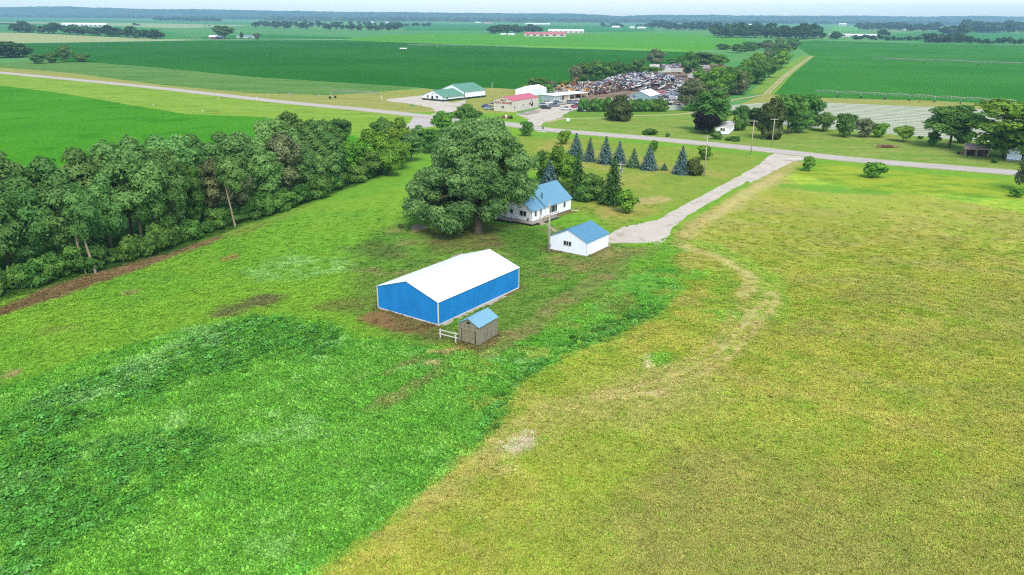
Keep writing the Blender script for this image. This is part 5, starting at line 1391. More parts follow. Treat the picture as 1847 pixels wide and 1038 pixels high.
# --- mobile home
a, l = G(1314, 245), G(1291, 240)
u = np.array([math.cos(1.02), math.sin(1.02)])
s = Site((1314, 245), (1291, 240), (1332, 228), 231.5, None, lu=18.0, lv=4.8); d = G(1331, 217.5, s.eave) - G(1314, 231.5, s.eave); s.rz = math.atan2(d[1], d[0])
b = s.root('mobile_home', 'long white mobile home with a rusting rounded roof beside the dark trees', 'mobile home')
s.ridge = s.eave + .45
mb = MB(); walls(mb, 0, s.lu, 0, s.lv, s.eave, s.ridge, .5, rib=.5); mb.build('wall', white_paint, b)
mb = MB(); gable_roof(mb, 0, s.lu, 0, s.lv, s.eave, s.ridge, .1, .1, .06, rib=1.2); mb.build('roof', plain('stained_white_roof', alb(226, 226, 222), .6, .1, .3, dirt=alb(178, 170, 160)), b)
window_x(b, 0, 1.5, 3.1, 1.5, 2.5, n=2); window_y(b, 0, 2, 3, 1.5, 2.4); window_y(b, 0, 9, 10, 1.5, 2.4)
MB().box(.1, s.lu - .1, .1, s.lv - .1, 0, .5).build('skirting', galv, b)

# --- lean-to, white house, lumber
s = Site((1782, 284), (1754, 283), (1794, 278), 278, None, lu=4.2, lv=6.4); b = s.root('lean_to', 'tumbledown open lean-to with a reddish patched roof', 'shed')
mb = MB(); mb.prism([(-.5, -.4, 2.3), (-.5, s.lv + .4, 2.0), (s.lu, s.lv + .4, 3.2), (s.lu, -.4, 3.4)], (0, 0, .12)); mb.build('roof', plain('patched_roof', alb(214, 186, 176), .8, .1, .4, dirt=alb(176, 138, 126)), b)
mb = MB(); mb.box(s.lu - .2, s.lu, 0, s.lv, 0, 3.0); mb.box(0, s.lu - .2, -.1, .05, 0, 2.2); mb.box(0, s.lu - .2, s.lv - .1, s.lv, 0, 1.9); mb.build('wall', wood_d, b)
for y in (0.2, s.lv * .5, s.lv - .2): MB().box(-.1, .1, y - .1, y + .1, 0, 2.1).build('post', wood_tr, b)
for k in range(9):
    w_, h_ = rng.uniform(.6, 1.5), rng.uniform(.5, 1.2); o = MB().box(-w_ / 2, w_ / 2, -w_ / 3, w_ / 3, 0, h_).box(-w_ / 3, w_ / 3, -w_ / 4, w_ / 4, h_, h_ * 1.25).build('junk_crate', (wood_d, rust, dark_m)[k % 3]); o.location = (*s.w(rng.uniform(.8, 3.5), .8 + k * .9), 0); o.rotation_euler = (0, 0, rng.uniform(0, 3)); tag(o, 'dim junk crate stacked inside the open lean-to', 'junk', 'junk under the lean-to roof')
s = Site((1818, 293), (1800, 292), (1846, 288), 281, None, lu=9, lv=7); s.a = G(1864, 293)
b = s.root('small_house', 'small white house under the yellow-green tree at the right edge', 'house')
mb = MB(); walls(mb, 0, s.lu, 0, s.lv, 3.0, 4.6, .2); mb.build('wall', white_paint, b); mb = MB(); gable_roof(mb, 0, s.lu, 0, s.lv, 3, 4.6, .4, .3, .12); mb.build('roof', plain('grey_roof', alb(206, 210, 214), .7), b)
MB().box(-.05, .02, 1.5, 3.2, .2, 2.2).build('garage_opening', dark_m, b); window_y(b, 0, 4, 5.2, 1.2, 2.3); MB().box(-2, 0, 0, s.lv, .0, .2).build('porch', concrete, b)
c = G(1600, 266); b = thing('lumber_pile', c, 'heap of old reddish boards in the grass beyond the road', 'lumber pile')
for k in range(46):
    mb = MB(); M_ = Matrix.Translation((rng.normal() * 1.9, rng.normal() * 1.0, .12 + abs(rng.normal()) * .45)) @ Matrix.Rotation(rng.uniform(-.9, .9), 4, 'Z') @ Matrix.Rotation(rng.normal() * .22, 4, 'Y')
    mb.tbox(M_, rng.uniform(1.8, 3.8), .22, .07); mb.build('board', (plain('old_board', alb(170, 130, 110), .9), wood_tr, rust)[k % 3] if k < 3 else (bpy.data.materials['old_board'], wood_tr, rust)[k % 3], b)

# --- centre-pivot irrigation
def pivot(p0, p1, nsp, label, h=3.9, arch=.55, drops=6, name='irrigation_machine', r0=.12):
    p0, p1 = np.array(p0), np.array(p1); d = p1 - p0; Lp = float(np.linalg.norm(d)); sp = Lp / nsp
    b = thing(name, p0, label, 'irrigation', rz=math.atan2(d[1], d[0]))
    for k in range(nsp):
        mb = MB(); n = 8; pts = [(k * sp + sp * i / n, 0, h + arch * 4 * (i / n) * (1 - i / n)) for i in range(n + 1)]
        mb.tube(pts, r0, 6); low = [(p[0], 0, p[2] - 1.1 * min(1, 4 * (i / n) * (1 - i / n) + .1)) for i, p in enumerate(pts)]
        for sy in (-.55, .55):
            lp = [(q[0], sy, q[2]) for q in low]; mb.tube(lp, .035, 4)
            for i in range(1, n): mb.tube([pts[i], lp[i]], .03, 4); mb.tube([pts[i - 1], lp[i]], .02, 4)
        for i in range(1, drops + 1): x = k * sp + sp * i / (drops + 1); mb.tube([(x, 0, h + .3), (x, .1, 1.6)], .03, 4)
        mb.build('pipe_span', galv, b)
    for k in (range(1, nsp + 1) if nsp > 1 else (0,)):
        x = k * sp; mb = MB()
        for sy in (-1, 1):
            mb.tube([(x, 0, h), (x, sy * 2.0, .6)], .13, 5)
        mb.tube([(x, -2.0, .65), (x, 2.0, .65)], .08, 5); mb.tube([(x, -1.1, 2), (x, 1.1, 2)], .04, 5); mb.build('tower', galv, b)
        for sy in (-2, 2):
            n = 14; wr = [(x + .0, sy + .62 * math.cos(2 * math.pi * i / n), .62 + .62 * math.sin(2 * math.pi * i / n)) for i in range(n)]
            MB().prism([(q[0] - .18, q[1], q[2]) for q in wr], (.36, 0, 0)).build('wheel', dark_m, b)
    return b
b = pivot(G(600, 178), G(688, 184.5), 1, 'near end of an irrigation machine standing on the road verge', h=hgt(G(600, 178), 163.5), r0=.2)
MB().tube([(0, 0, 5), (-4.5, 0, 5.3)], .06, 5).tube([(-5.2, 0, 5.0), (-4.6, 0, 5.4)], [.1, .35], 8).build('end_gun', galv, b)
for bx in (577,):
    o = MB().tube([(0, 0, 0), (0, 0, 2.2)], .15, 8).tube([(-1.3, 0, 1.6), (1.3, 0, 1.6)], .12, 8).box(-.3, .3, -.3, .3, 0, .4).build('valve_stand', galv); o.location = (*G(bx, 178), 0); tag(o, 'pale valve stand beside the wheels of the near irrigation machine', 'valve')
pivot(G(1470, 173), G(1830, 192), 8, 'long irrigation machine along the near edge of the right crop field', h=hgt(G(1540, 173), 164), drops=3, r0=.16)
pivot(G(1575, 111), G(1870, 122), 3, 'far irrigation machine out in the right crop field', h=hgt(G(1575, 111), 105.5), drops=4, r0=.3)
pivot(G(735, 87.5), G(950, 89), 4, 'faint irrigation machine far out in the dark green field', h=4.2, drops=2, r0=.2)
c = G(727, 90.5); b = thing('pivot_trailer', c, 'white tank trailer far out in the dark green field', 'trailer')
MB().tube([(-4, 0, 1.6), (5, 0, 1.6)], .95, 10).build('tank', trim_white, b); mb = MB(); [mb.tube([(x, -1.1, .55), (x, 1.1, .55)], .55, 10) for x in (-2, 3)]; mb.build('wheels', dark_m, b)

# --- far farms
def barn_far(px, py, wpx, hpx, depth, wallm, roofm, label, rz=None, name='farm_barn', cat='barn', eave=.55, axis='x'):
    xy = G(px, py); sl = math.hypot(xy[0], xy[1], CAM_H); W = wpx / F_PX * sl; Hh = hgt(xy, py - hpx)
    b = thing(name, xy, label, cat, rz=-math.atan2(xy[0], xy[1]) * .5 if rz is None else rz)
    mb = MB(); e = Hh * eave; walls(mb, -W / 2, W / 2, 0, depth, e, Hh); mb.build('wall', wallm, b)
    mb = MB(); gable_roof(mb, -W / 2, W / 2, 0, depth, e, Hh, .5, .5, .3); mb.build('roof', roofm, b)
    n = max(2, int(W / 12)); mb = MB()
    for k in range(n): x = -W / 2 + W * (k + .5) / n; mb.box(x - W / n * .22, x + W / n * .22, -.06, 0, e * .3, e * .75)
    mb.build('openings', dark_m if hpx > 3 else galv, b)
    return b
whitish = plain('far_white', alb(236, 240, 240), .6, .03); redr = plain('far_red_roof', alb(214, 128, 138), .6, .08)
barn_far(152, 48, 62, 6, 26, whitish, roof_white, 'long white barn behind the dark clump at far left', name='farm_barn')
barn_far(122, 48.5, 14, 2.5, 14, whitish, roof_white, 'small white barn at the left end of the long one')
barn_far(389, 70.5, 20, 6, 12, plain('brick_wall', alb(176, 128, 110), .8), roof_white, 'low brick-red shed with a pale roof left of the lone far tree')
barn_far(443, 69, 28, 4.5, 10, whitish, plain('pale_blue_roof', alb(150, 184, 204), .6), 'low farmhouse with a pale blue roof right of the lone far tree', name='farm_house', cat='house')
barn_far(668, 42.5, 10, 3, 14, whitish, roof_white, 'tiny white house in front of the far wood, left'); barn_far(699, 42.5, 5, 2.5, 10, whitish, roof_white, 'tiny white house in front of the far wood, right'); barn_far(650, 43, 4, 2.5, 10, whitish, roof_white, 'smallest white house by the far wood')
barn_far(964, 66, 34, 7, 22, cream, redr, 'left one of two red-roofed barns in the middle distance'); barn_far(1000, 66.5, 38, 8, 24, cream, redr, 'right one of two red-roofed barns in the middle distance')
barn_far(1021, 60, 60, 6.5, 22, cream, roof_white, 'long white-roofed barn behind the two red ones')
barn_far(970, 45.5, 42, 3, 30, whitish, roof_white, 'very long white barn near the foot of the hills'); barn_far(880, 42.5, 14, 2.5, 20, whitish, redr, 'tiny red-roofed barn near the foot of the hills'); barn_far(862, 42, 10, 2, 18, whitish, roof_white, 'tiny white barn left of the tiny red-roofed one')
barn_far(1111, 51, 13, 3.5, 14, whitish, roof_white, 'small white farm building among far trees'); barn_far(1140, 51.5, 8, 3, 12, whitish, roof_white, 'small white farm building, middle of three in the distance'); barn_far(1157, 52, 14, 3, 12, whitish, roof_white, 'white far farmhouse, right of three in the distance')
barn_far(908, 63.5, 10, 2.5, 10, whitish, roof_white, 'low white shed left of the red barns'); barn_far(922, 64, 11, 2.8, 10, whitish, roof_white, 'low white shed next to the red barns')
barn_far(1475, 66, 24, 5, 18, whitish, roof_white, 'short white barn at the head of the long one'); barn_far(1540, 67, 72, 5, 20, whitish, roof_white, 'very long white barn behind the right field')
barn_far(1520, 47, 11, 5, 12, whitish, whitish, 'tall white farmhouse on the far rise', name='farm_house', cat='house'); barn_far(1632, 55, 7, 3, 10, whitish, roof_white, 'tiny white house between the two round woods'); barn_far(1737, 49, 10, 3.5, 12, whitish, roof_white, 'tiny white barn at the left of the far right wood'); barn_far(1350, 47, 14, 3, 20, whitish, roof_white, 'small pale barn before the hills right of the middle')

# ================================================================== VEHICLES
tyre = plain('tyre_rubber', (.02, .02, .02), .8, .1); rim_m = plain('wheel_rim', alb(170, 172, 174), .4, .1, metal=.4); lampm = plain('headlight_lens', alb(230, 232, 234), .2, .02)
PAINT = {}
def paint(c):
    if c not in PAINT: PAINT[c] = plain('car_paint', alb(*c), .35, .05, .8, spec=.5)
    return PAINT[c]
def section_body(mb, secs, hw, m=0):
    """loft car sections: list of (x, z_low, z_belt, half width)"""
    rings = []
    for x, z0, z1, w in secs: rings.append([(x, -w, z0), (x, -w * 1.02, (z0 + z1) / 2), (x, -w * .92, z1), (x, w * .92, z1), (x, w * 1.02, (z0 + z1) / 2), (x, w, z0)])
    vs = [v for r_ in rings for v in r_]; n = 6
    fs = [(i * n + k, i * n + (k + 1) % n, (i + 1) * n + (k + 1) % n, (i + 1) * n + k) for i in range(len(rings) - 1) for k in range(n)]
    fs += [tuple(range(n)), tuple(range(len(vs) - 1, len(vs) - 1 - n, -1))]
    mb.add(vs, fs, m)
def cabin(mb, x0, x1, x2, x3, z0, z1, w, m):
    vs = [(x0, -w, z0), (x3, -w, z0), (x3, w, z0), (x0, w, z0), (x1, -w * .82, z1), (x2, -w * .82, z1), (x2, w * .82, z1), (x1, w * .82, z1)]
    mb.add(vs, [(0, 1, 5, 4), (1, 2, 6, 5), (2, 3, 7, 6), (3, 0, 4, 7), (4, 5, 6, 7)], m)
def car_shapes(kind):
    body, win, roof = MB(), MB(), MB()
    if kind == 'car':
        section_body(body, [(-2.25, .45, .8, .78), (-2.15, .3, .92, .85), (-1.2, .25, .98, .88), (1.0, .25, .96, .88), (1.9, .28, .82, .85), (2.25, .4, .66, .76)], .88)
        cabin(win, -1.75, -1.1, .35, 1.15, .93, 1.42, .8, 0); roof.prism([(-1.12, -.66, 1.425), (.37, -.66, 1.425), (.37, .66, 1.425), (-1.12, .66, 1.425)], (0, 0, .04))
        wx = (-1.35, 1.38); hl = (2.2, .62, .58)
    elif kind == 'suv':
        section_body(body, [(-2.4, .5, 1.0, .85), (-2.3, .35, 1.12, .93), (-1.2, .32, 1.15, .95), (1.0, .32, 1.12, .95), (2.1, .35, 1.02, .93), (2.4, .45, .85, .85)], .95)
        cabin(win, -2.3, -2.0, .25, 1.05, 1.1, 1.75, .87, 0); roof.prism([(-2.02, -.72, 1.755), (.27, -.72, 1.755), (.27, .72, 1.755), (-2.02, .72, 1.755)], (0, 0, .05))
        wx = (-1.45, 1.5); hl = (2.38, .8, .66)
    else:
        section_body(body, [(-2.8, .5, 1.05, .9), (-2.7, .4, 1.1, .95), (-.75, .38, 1.1, .97), (1.2, .38, 1.12, .97), (2.4, .42, 1.05, .95), (2.75, .5, .9, .88)], .97)
        cabin(win, -.75, -.55, .65, 1.3, 1.08, 1.78, .9, 0); roof.prism([(-.57, -.75, 1.785), (.67, -.75, 1.785), (.67, .75, 1.785), (-.57, .75, 1.785)], (0, 0, .05))
        wx = (-1.75, 1.75); hl = (2.72, .88, .7)
    return body, win, roof, wx, hl
def car(px, py, rz, kind, c, label, hero=True):
    b = thing('parked_car' if kind != 'pickup' else 'pickup_truck', G(px, py), label, 'car' if kind != 'pickup' else 'truck', rz=rz)
    body, win, roof, wx, hl = car_shapes(kind)
    body.build('body', paint(c), b, False); win.build('windows', glass, b); roof.build('roof', paint(c), b)
    if kind == 'pickup': MB().box(-2.6, -.85, -.8, .8, 1.1, 1.12).build('truck_bed', dark_m, b)
    for x in wx:
        for y in (-.86, .86):
            w = MB().tube([(x, y - .12, .34), (x, y + .12, .34)], .34, 12).build('wheel', tyre, b)
            MB().tube([(x, y - .13, .34), (x, y + .13, .34)], .19, 10).build('rim', rim_m, w)
    for sy in (-1, 1): MB().box(hl[0] - .06, hl[0] + .06, sy * hl[2] - .16, sy * hl[2] + .16, hl[1] - .08, hl[1] + .08).build('headlight', lampm, b)
    return b
WHT, SIL, GRY, BLK, RED, DRED, BLU, TAN, DGRY, LBL = (236, 238, 240), (196, 200, 206), (134, 140, 150), (34, 36, 40), (214, 84, 104), (130, 44, 50), (62, 84, 140), (196, 180, 150), (84, 88, 96), (170, 196, 220)
for a_ in ((985, 197, -.15, 'suv', BLK, 'black off-roader parked at the corner of the workshop'), (1000, 193, .5, 'pickup', GRY, 'grey pickup behind the black off-roader'), (1021, 199, .2, 'pickup', WHT, 'white pickup standing alone in the gravel lot'),
           (1035, 195, 1.0, 'car', RED, 'bright red wreck beside the white pickup'), (1042, 192, .3, 'car', DRED, 'dark red car at the end of the hedge'), (1046.5, 201, 1.3, 'suv', BLK, 'black car in the grass beside the hedge'), (1060, 201.5, .5, 'car', WHT, 'white car in the grass in front of the hedge'),
           (877, 194, .4, 'car', BLU, 'blue car behind the left side of the workshop'), (882, 198, .3, 'car', LBL, 'pale silver-blue car beside the left wall of the workshop'), (887, 192, .2, 'pickup', TAN, 'tan truck behind the left wall of the workshop'),
           (988, 188, .2, 'suv', WHT, 'white van beside the workshop door side'), (981, 192, .1, 'suv', SIL, 'silver van close to the workshop end wall'), (1005, 187, .3, 'car', DGRY, 'dark grey car in front of the open shed'), (1013, 189, .4, 'car', SIL, 'silver car in front of the open shed, middle'),
           (1030, 187.5, .3, 'suv', GRY, 'grey car before the beige bay of the open shed'), (1040, 186, .5, 'car', GRY, 'grey car at the right end of the open shed'), (1048, 187, .2, 'car', WHT, 'white car at the end of the row before the hedge'), (1208, 193, .1, 'suv', BLK, 'black car behind the corrugated fence'), (1222, 194, .3, 'pickup', WHT, 'white pickup behind the corrugated fence')):
    car(*a_)

# heap of wrecks: each a single mesh, shapes shared
def wreck_mesh(kind, c, seed, crush):
    body, win, roof, wx, hl = car_shapes(kind)
    mb = MB(); r_ = np.random.default_rng(seed)
    for src, m in ((body, 0), (win, 1), (roof, 0)):
        mb.add(src.v, src.f, m)
    for x in wx:
        for y in (-.86, .86):
            if r_.random() < .6: mb.tube([(x, y - .12, .34), (x, y + .12, .34)], .34, 8, 2)
    v = np.array(mb.v); v[:, 2] = np.where(v[:, 2] > .9, .9 + (v[:, 2] - .9) * crush, v[:, 2]); v += r_.normal(size=v.shape) * .07
    mb.v = [tuple(q) for q in v]
    return mb.mesh('wreck', [paint(c), glass, tyre])
WR = [(n_, wreck_mesh(k_, c_, i_, cr)) for i_, (n_, k_, c_, cr) in enumerate((('white', 'car', WHT, .6), ('white', 'suv', WHT, .5), ('white', 'pickup', WHT, .8), ('silver', 'car', SIL, .5), ('silver', 'suv', SIL, .7), ('grey', 'car', GRY, .6), ('dark', 'car', DGRY, .5), ('black', 'suv', BLK, .6), ('red', 'car', RED, .6), ('dark red', 'car', DRED, .6), ('blue', 'car', BLU, .6), ('pale blue', 'suv', LBL, .6), ('tan', 'car', TAN, .5)))]
WP = np.array([.19, .1, .06, .13, .06, .1, .08, .06, .05, .06, .05, .04, .06]); WP /= WP.sum()
HEAP = GG([(1062, 166), (1072, 154), (1100, 143), (1130, 139.5), (1190, 140), (1222, 145), (1240, 152), (1224, 160), (1190, 163), (1160, 166), (1117, 164), (1072, 172)])
def heap_z(x, y):
    sd = poly_sd(np.array([x]), np.array([y]), HEAP)[0]
    return float(2.5 * sstep(-1, 10, sd) * (.65 + .7 * vnoise(np.array([x / 9]), np.array([y / 9]), 4)[0]))
def wreck(x, y, z, tilt, wh):
    i_ = rng.choice(len(WR), p=WP); n_, me = WR[i_]
    o = link('wrecked_car', me); o.location = (x, y, z)
    o.rotation_euler = (rng.normal() * tilt, rng.normal() * tilt, rng.uniform(0, 6.28)); tag(o, f'{n_} wrecked car {wh[0]}', 'car', f'{n_} wrecks {wh[1]}')
bb0, bb1 = HEAP.min(0), HEAP.max(0); n_ = 0; pts_ = []
while n_ < 185:
    x, y = rng.uniform(bb0[0], bb1[0]), rng.uniform(bb0[1], bb1[1])
    sd = poly_sd(np.array([x]), np.array([y]), HEAP)[0]
    px_, py_ = P(x, y, 0)
    if sd < 0 or any((x - q[0]) ** 2 + (y - q[1]) ** 2 < 8.5 for q in pts_): 
        if rng.random() < .97: continue
        if sd < 0: continue
    if px_ < 1120 and py_ > 158 and rng.random() < .8: continue
    pts_.append((x, y)); wreck(x, y, heap_z(x, y) + rng.uniform(-.3, .5), .3, ('piled on the great salvage heap', 'on the salvage heap')); n_ += 1
for poly, cnt, wh in (([(1186, 183), (1190, 168), (1215, 163), (1240, 166), (1236, 186), (1205, 188)], 38, ('parked in the rows right of the pale blue shed', 'right of the pale blue shed')), ([(1176, 128), (1186, 119), (1225, 117), (1232, 124), (1215, 132)], 20, ('parked behind the heap by the trailers', 'by the back trailers')), ([(1010, 166), (1016, 156), (1064, 152), (1060, 164), (1040, 168)], 12, ('among the scrap left of the heap', 'left of the heap')), ([(1256, 125), (1262, 119), (1298, 121), (1312, 134), (1270, 140)], 12, ('under the trees right of the trailers', 'right of the trailers'))):
    W_ = GG(poly); b0, b1 = W_.min(0), W_.max(0); k = 0; own = []
    while k < cnt:
        x, y = rng.uniform(b0[0], b1[0]), rng.uniform(b0[1], b1[1])
        if poly_sd(np.array([x]), np.array([y]), W_)[0] < 0: continue
        if any((x - q[0]) ** 2 + (y - q[1]) ** 2 < 14 for q in own) and rng.random() < .96: continue
        own.append((x, y)); wreck(x, y, .05, .04, wh); k += 1
# scrap: uncountable plates, bars and shreds
yard_m = field_mat('yard_earth', alb(140, 122, 106), alb(176, 154, 136), .1, fine=.2, finescale=.5, patch=alb(100, 88, 80))
sheet('yard_earth', [(985, 178), (1005, 164), (1040, 152), (1072, 146), (1110, 137), (1180, 119), (1240, 113), (1310, 118), (1320, 140), (1250, 165), (1240, 188), (1190, 197), (1140, 186), (1050, 182), (1040, 178)], 0.008, yard_m, jag=.8)
HM = []
gx = np.linspace(bb0[0] - 2, bb1[0] + 2, 90); gy = np.linspace(bb0[1] - 2, bb1[1] + 2, 90); GX, GY = np.meshgrid(gx, gy)
sd = poly_sd(GX, GY, HEAP); HZ = 2.35 * sstep(-1, 10, sd) * (.6 + .7 * vnoise(GX / 9, GY / 9, 4)) - .12 + .3 * vnoise(GX / 1.3, GY / 1.3, 9) * sstep(-1, 2, sd)
ii = (np.arange(89)[:, None] * 90 + np.arange(89)[None]).ravel()
me = np_mesh('scrap_mound', np.stack([GX.ravel(), GY.ravel(), HZ.ravel()], 1), np.stack([ii, ii + 1, ii + 91, ii + 90], 1), plain('scrap_dirt', alb(96, 80, 72), .9, .3, .8, bump=.5))
tag(link('scrap_mound', me), 'dark brown mound of shredded scrap under the wrecked cars', kind='stuff')
SCR = [plain('scrap_white', alb(230, 232, 232), .6), plain('scrap_grey', alb(150, 154, 160), .6), plain('scrap_rust', alb(124, 72, 54), .8), plain('scrap_dark', alb(52, 48, 48), .8), plain('scrap_orange', alb(222, 160, 84), .7), plain('scrap_tan', alb(198, 172, 148), .8)]
mb = MB()
def scrap(poly, n, pm, zf, big=1.0):
    W_ = GG(poly); b0, b1 = W_.min(0), W_.max(0); k = 0
    while k < n:
        x, y = rng.uniform(b0[0], b1[0]), rng.uniform(b0[1], b1[1])
        if poly_sd(np.array([x]), np.array([y]), W_)[0] < 0: continue
        M_ = Matrix.Translation((x, y, zf(x, y) + rng.uniform(0, .7))) @ Matrix.Rotation(rng.uniform(0, 6.28), 4, 'Z') @ Matrix.Rotation(rng.normal() * .6, 4, 'X') @ Matrix.Rotation(rng.normal() * .6, 4, 'Y')
        mb.tbox(M_, rng.uniform(.4, 2.2) * big, rng.uniform(.2, 1.1) * big, rng.uniform(.05, .5) * big, int(rng.choice(6, p=pm))); k += 1
scrap([(1062, 166), (1085, 150), (1130, 141), (1190, 141), (1235, 150), (1190, 163), (1117, 164), (1072, 172)], 1100, [.3, .2, .2, .2, .02, .08], heap_z)
scrap([(1066, 170), (1076, 160), (1125, 158), (1120, 165), (1075, 173)], 700, [.06, .12, .34, .4, .02, .06], heap_z, .8)
scrap([(985, 168), (998, 158), (1030, 152), (1066, 150), (1062, 166), (1040, 172), (1000, 172)], 420, [.42, .2, .12, .1, .08, .08], lambda x, y: .6 * rng.random() * 2)
scrap([(1090, 186), (1135, 176), (1150, 176), (1140, 184), (1100, 190)], 120, [.6, .2, .05, .05, .02, .08], lambda x, y: .1)
tag(mb.build('scrap_metal', SCR), 'loose shredded scrap metal scattered through the salvage yard', kind='stuff')
# machines
ym = plain('machine_orange', alb(226, 158, 66), .6, .1, .8)
def excavator(px, py, rz, m, label, sc_=1.0):
    b = thing('excavator', G(px, py), label, 'excavator', rz=rz); b.scale = (sc_,) * 3
    for sy in (-1.2, 1.2): MB().prism([(-1.9, sy - .3, .3), (-1.5, sy - .3, 0), (1.5, sy - .3, 0), (1.9, sy - .3, .3), (1.9, sy - .3, .7), (1.5, sy - .3, .95), (-1.5, sy - .3, .95), (-1.9, sy - .3, .7)], (0, .6, 0)).build('track', dark_m, b)
    MB().box(-2.3, 1.5, -1.35, 1.35, 1.0, 2.1).box(-2.3, -.9, -1.3, 1.3, 2.1, 2.6).build('body', m, b)
    cb = MB().box(.1, 1.5, .3, 1.35, 2.1, 3.2).build('cab', m, b); MB().box(.2, 1.53, .26, 1.38, 2.5, 3.05).build('cab_window', glass, cb)
    MB().prism([(1.2, -.3, 1.8), (3.8, -.3, 5.2), (4.3, -.3, 5.0), (1.8, -.3, 1.5)], (0, .5, 0)).build('boom', m, b)
    MB().prism([(3.7, -.25, 5.3), (4.3, -.25, 5.2), (6.2, -.25, 2.2), (5.8, -.25, 2.0)], (0, .4, 0)).build('arm', m, b)
    MB().prism([(5.6, -.6, 2.2), (6.4, -.6, 2.1), (6.6, -.6, 1.2), (5.9, -.6, .7), (5.3, -.6, 1.2)], (0, 1.2, 0)).build('bucket', dark_m, b)
excavator(1026, 167, 2.9, ym, 'orange excavator working in the scrap, facing left', .95)
excavator(1046, 175, .4, ym, 'orange machine at the right end of the open shed', .9)
excavator(1035, 158, 1.2, rust, 'rust-red crane machine in front of the half-bare tree', 1.1)
excavator(988, 167, 3.3, plain('machine_yellow', alb(214, 176, 70), .6), 'yellow loader behind the right gable of the white shed', .8)
# trailers
def trailer(px, py, L_, rz, label, c=(232, 236, 236)):
    b = thing('box_trailer', G(px, py), label, 'trailer', rz=rz)
    MB().box(-L_ / 2, L_ / 2, -1.25, 1.25, .9, 3.6).build('body', paint(c), b)
    mb = MB(); [mb.box(x - .03, x + .03, -1.28, 1.28, .95, 3.62) for x in np.linspace(-L_ / 2 + .1, L_ / 2 - .1, int(L_))]; mb.build('ribs', trim_white, b)
    for x in (-L_ / 2 + 1.6, L_ / 2 - 1.8):
        for y in (-1.0, 1.0): MB().tube([(x, y - .2, .5), (x, y + .2, .5)], .5, 10).build('wheel', tyre, b)
    MB().box(-L_ / 2 + 1, L_ / 2 - 1, -.5, .5, .6, .9).build('chassis', dark_m, b)
for a_ in ((1193, 133, 14, .05, 'white box trailer at the back of the yard, left'), (1217, 132.5, 11, .2, 'greyish box trailer at the back of the yard, second', (206, 216, 214)), (1268, 138, 15, .1, 'long white box trailer right of the tall dark tree'), (1247, 143, 7, .9, 'short white camper beside the tall dark tree'), (1294, 131, 9, .1, 'white caravan at the right of the back trailers'), (1180, 124.5, 8, .0, 'white trailer in the back row, far left'), (1268, 126, 10, .05, 'grey-roofed trailer in the back row under the trees', (188, 186, 184)), (1307, 136, 5, .1, 'small white caravan half hidden at the belt of trees')):
    trailer(*a_)
for k in range(14):
    t = k / 13; wreck(*(G(1180 + 48 * t, 120 + rng.uniform(-1, 2))), .1, .05, ('in the farthest row of the yard', 'in the farthest row'))
for k, (px, py, lab) in enumerate(((908, 214, 'rusty barrel planter in the grass before the workshop, left'), (913, 213.5, 'white boulder in the grass before the workshop'), (917, 214.5, 'rusty barrel planter in the grass before the workshop, right'), (922, 215, 'leafy tub in the grass before the workshop'))):
    o = MB().tube([(0, 0, 0), (0, 0, .5), (0, 0, .9)], [.5, .6, .45], 10).tube([(0, 0, .85), (.1, 0, 1.15)], [.4, .2], 7).build('planter', (rust, trim_white, rust, LM['dark'])[k]); o.location = (*G(px, py), 0); o.scale = (1.2,) * 3; tag(o, lab, 'planter')

# ================================================================== GROUND COVER (uncountable): instanced clumps
def clump_src(name, kind, seed, mat):
    r_ = np.random.default_rng(seed)
    if kind == 'weed':        # bushy leafy plant, 1 m across
        n = 90
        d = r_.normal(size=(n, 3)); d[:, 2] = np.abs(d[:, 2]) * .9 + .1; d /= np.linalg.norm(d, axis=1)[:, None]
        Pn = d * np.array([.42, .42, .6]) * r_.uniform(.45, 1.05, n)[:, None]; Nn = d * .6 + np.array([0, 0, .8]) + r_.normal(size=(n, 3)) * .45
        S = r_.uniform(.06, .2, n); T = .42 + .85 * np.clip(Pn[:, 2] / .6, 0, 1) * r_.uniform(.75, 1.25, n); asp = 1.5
    elif kind == 'leafy':     # low broad-leaf ground plants, 1 m patch
        n = 60
        Pn = np.stack([r_.uniform(-.55, .55, n), r_.uniform(-.55, .55, n), r_.uniform(.03, .2, n)], 1); Nn = np.array([0, 0, 1.0]) + r_.normal(size=(n, 3)) * .5
        S = r_.uniform(.09, .2, n); T = r_.uniform(.7, 1.3, n); asp = 1.4
    else:                     # grass tufts, 1 m patch
        n = 100
        Pn = np.stack([r_.uniform(-.6, .6, n), r_.uniform(-.6, .6, n), r_.uniform(.02, .09, n)], 1)
        k = r_.integers(0, 9, n); c = r_.uniform(-.55, .55, (9, 2)); near = r_.random(n) < .65
        Pn[near, :2] = c[k[near]] + r_.normal(size=(near.sum(), 2)) * .09; Pn[near, 2] += .05
        Nn = r_.normal(size=(n, 3)) * np.array([.6, .6, .4]) + np.array([0, 0, 1.0]); S = r_.uniform(.045, .1, n); T = r_.uniform(.86, 1.16, n); asp = 3.0
    Nn /= np.linalg.norm(Nn, axis=1)[:, None]
    V_, F_ = leaf_quads(Pn, Nn, S, asp, r_)
    me = np_mesh(name, V_, F_, mat, np.repeat(np.clip(T, .2, 1.6)[:, None], 3, 1))
    return bpy.data.objects.new(name, me)

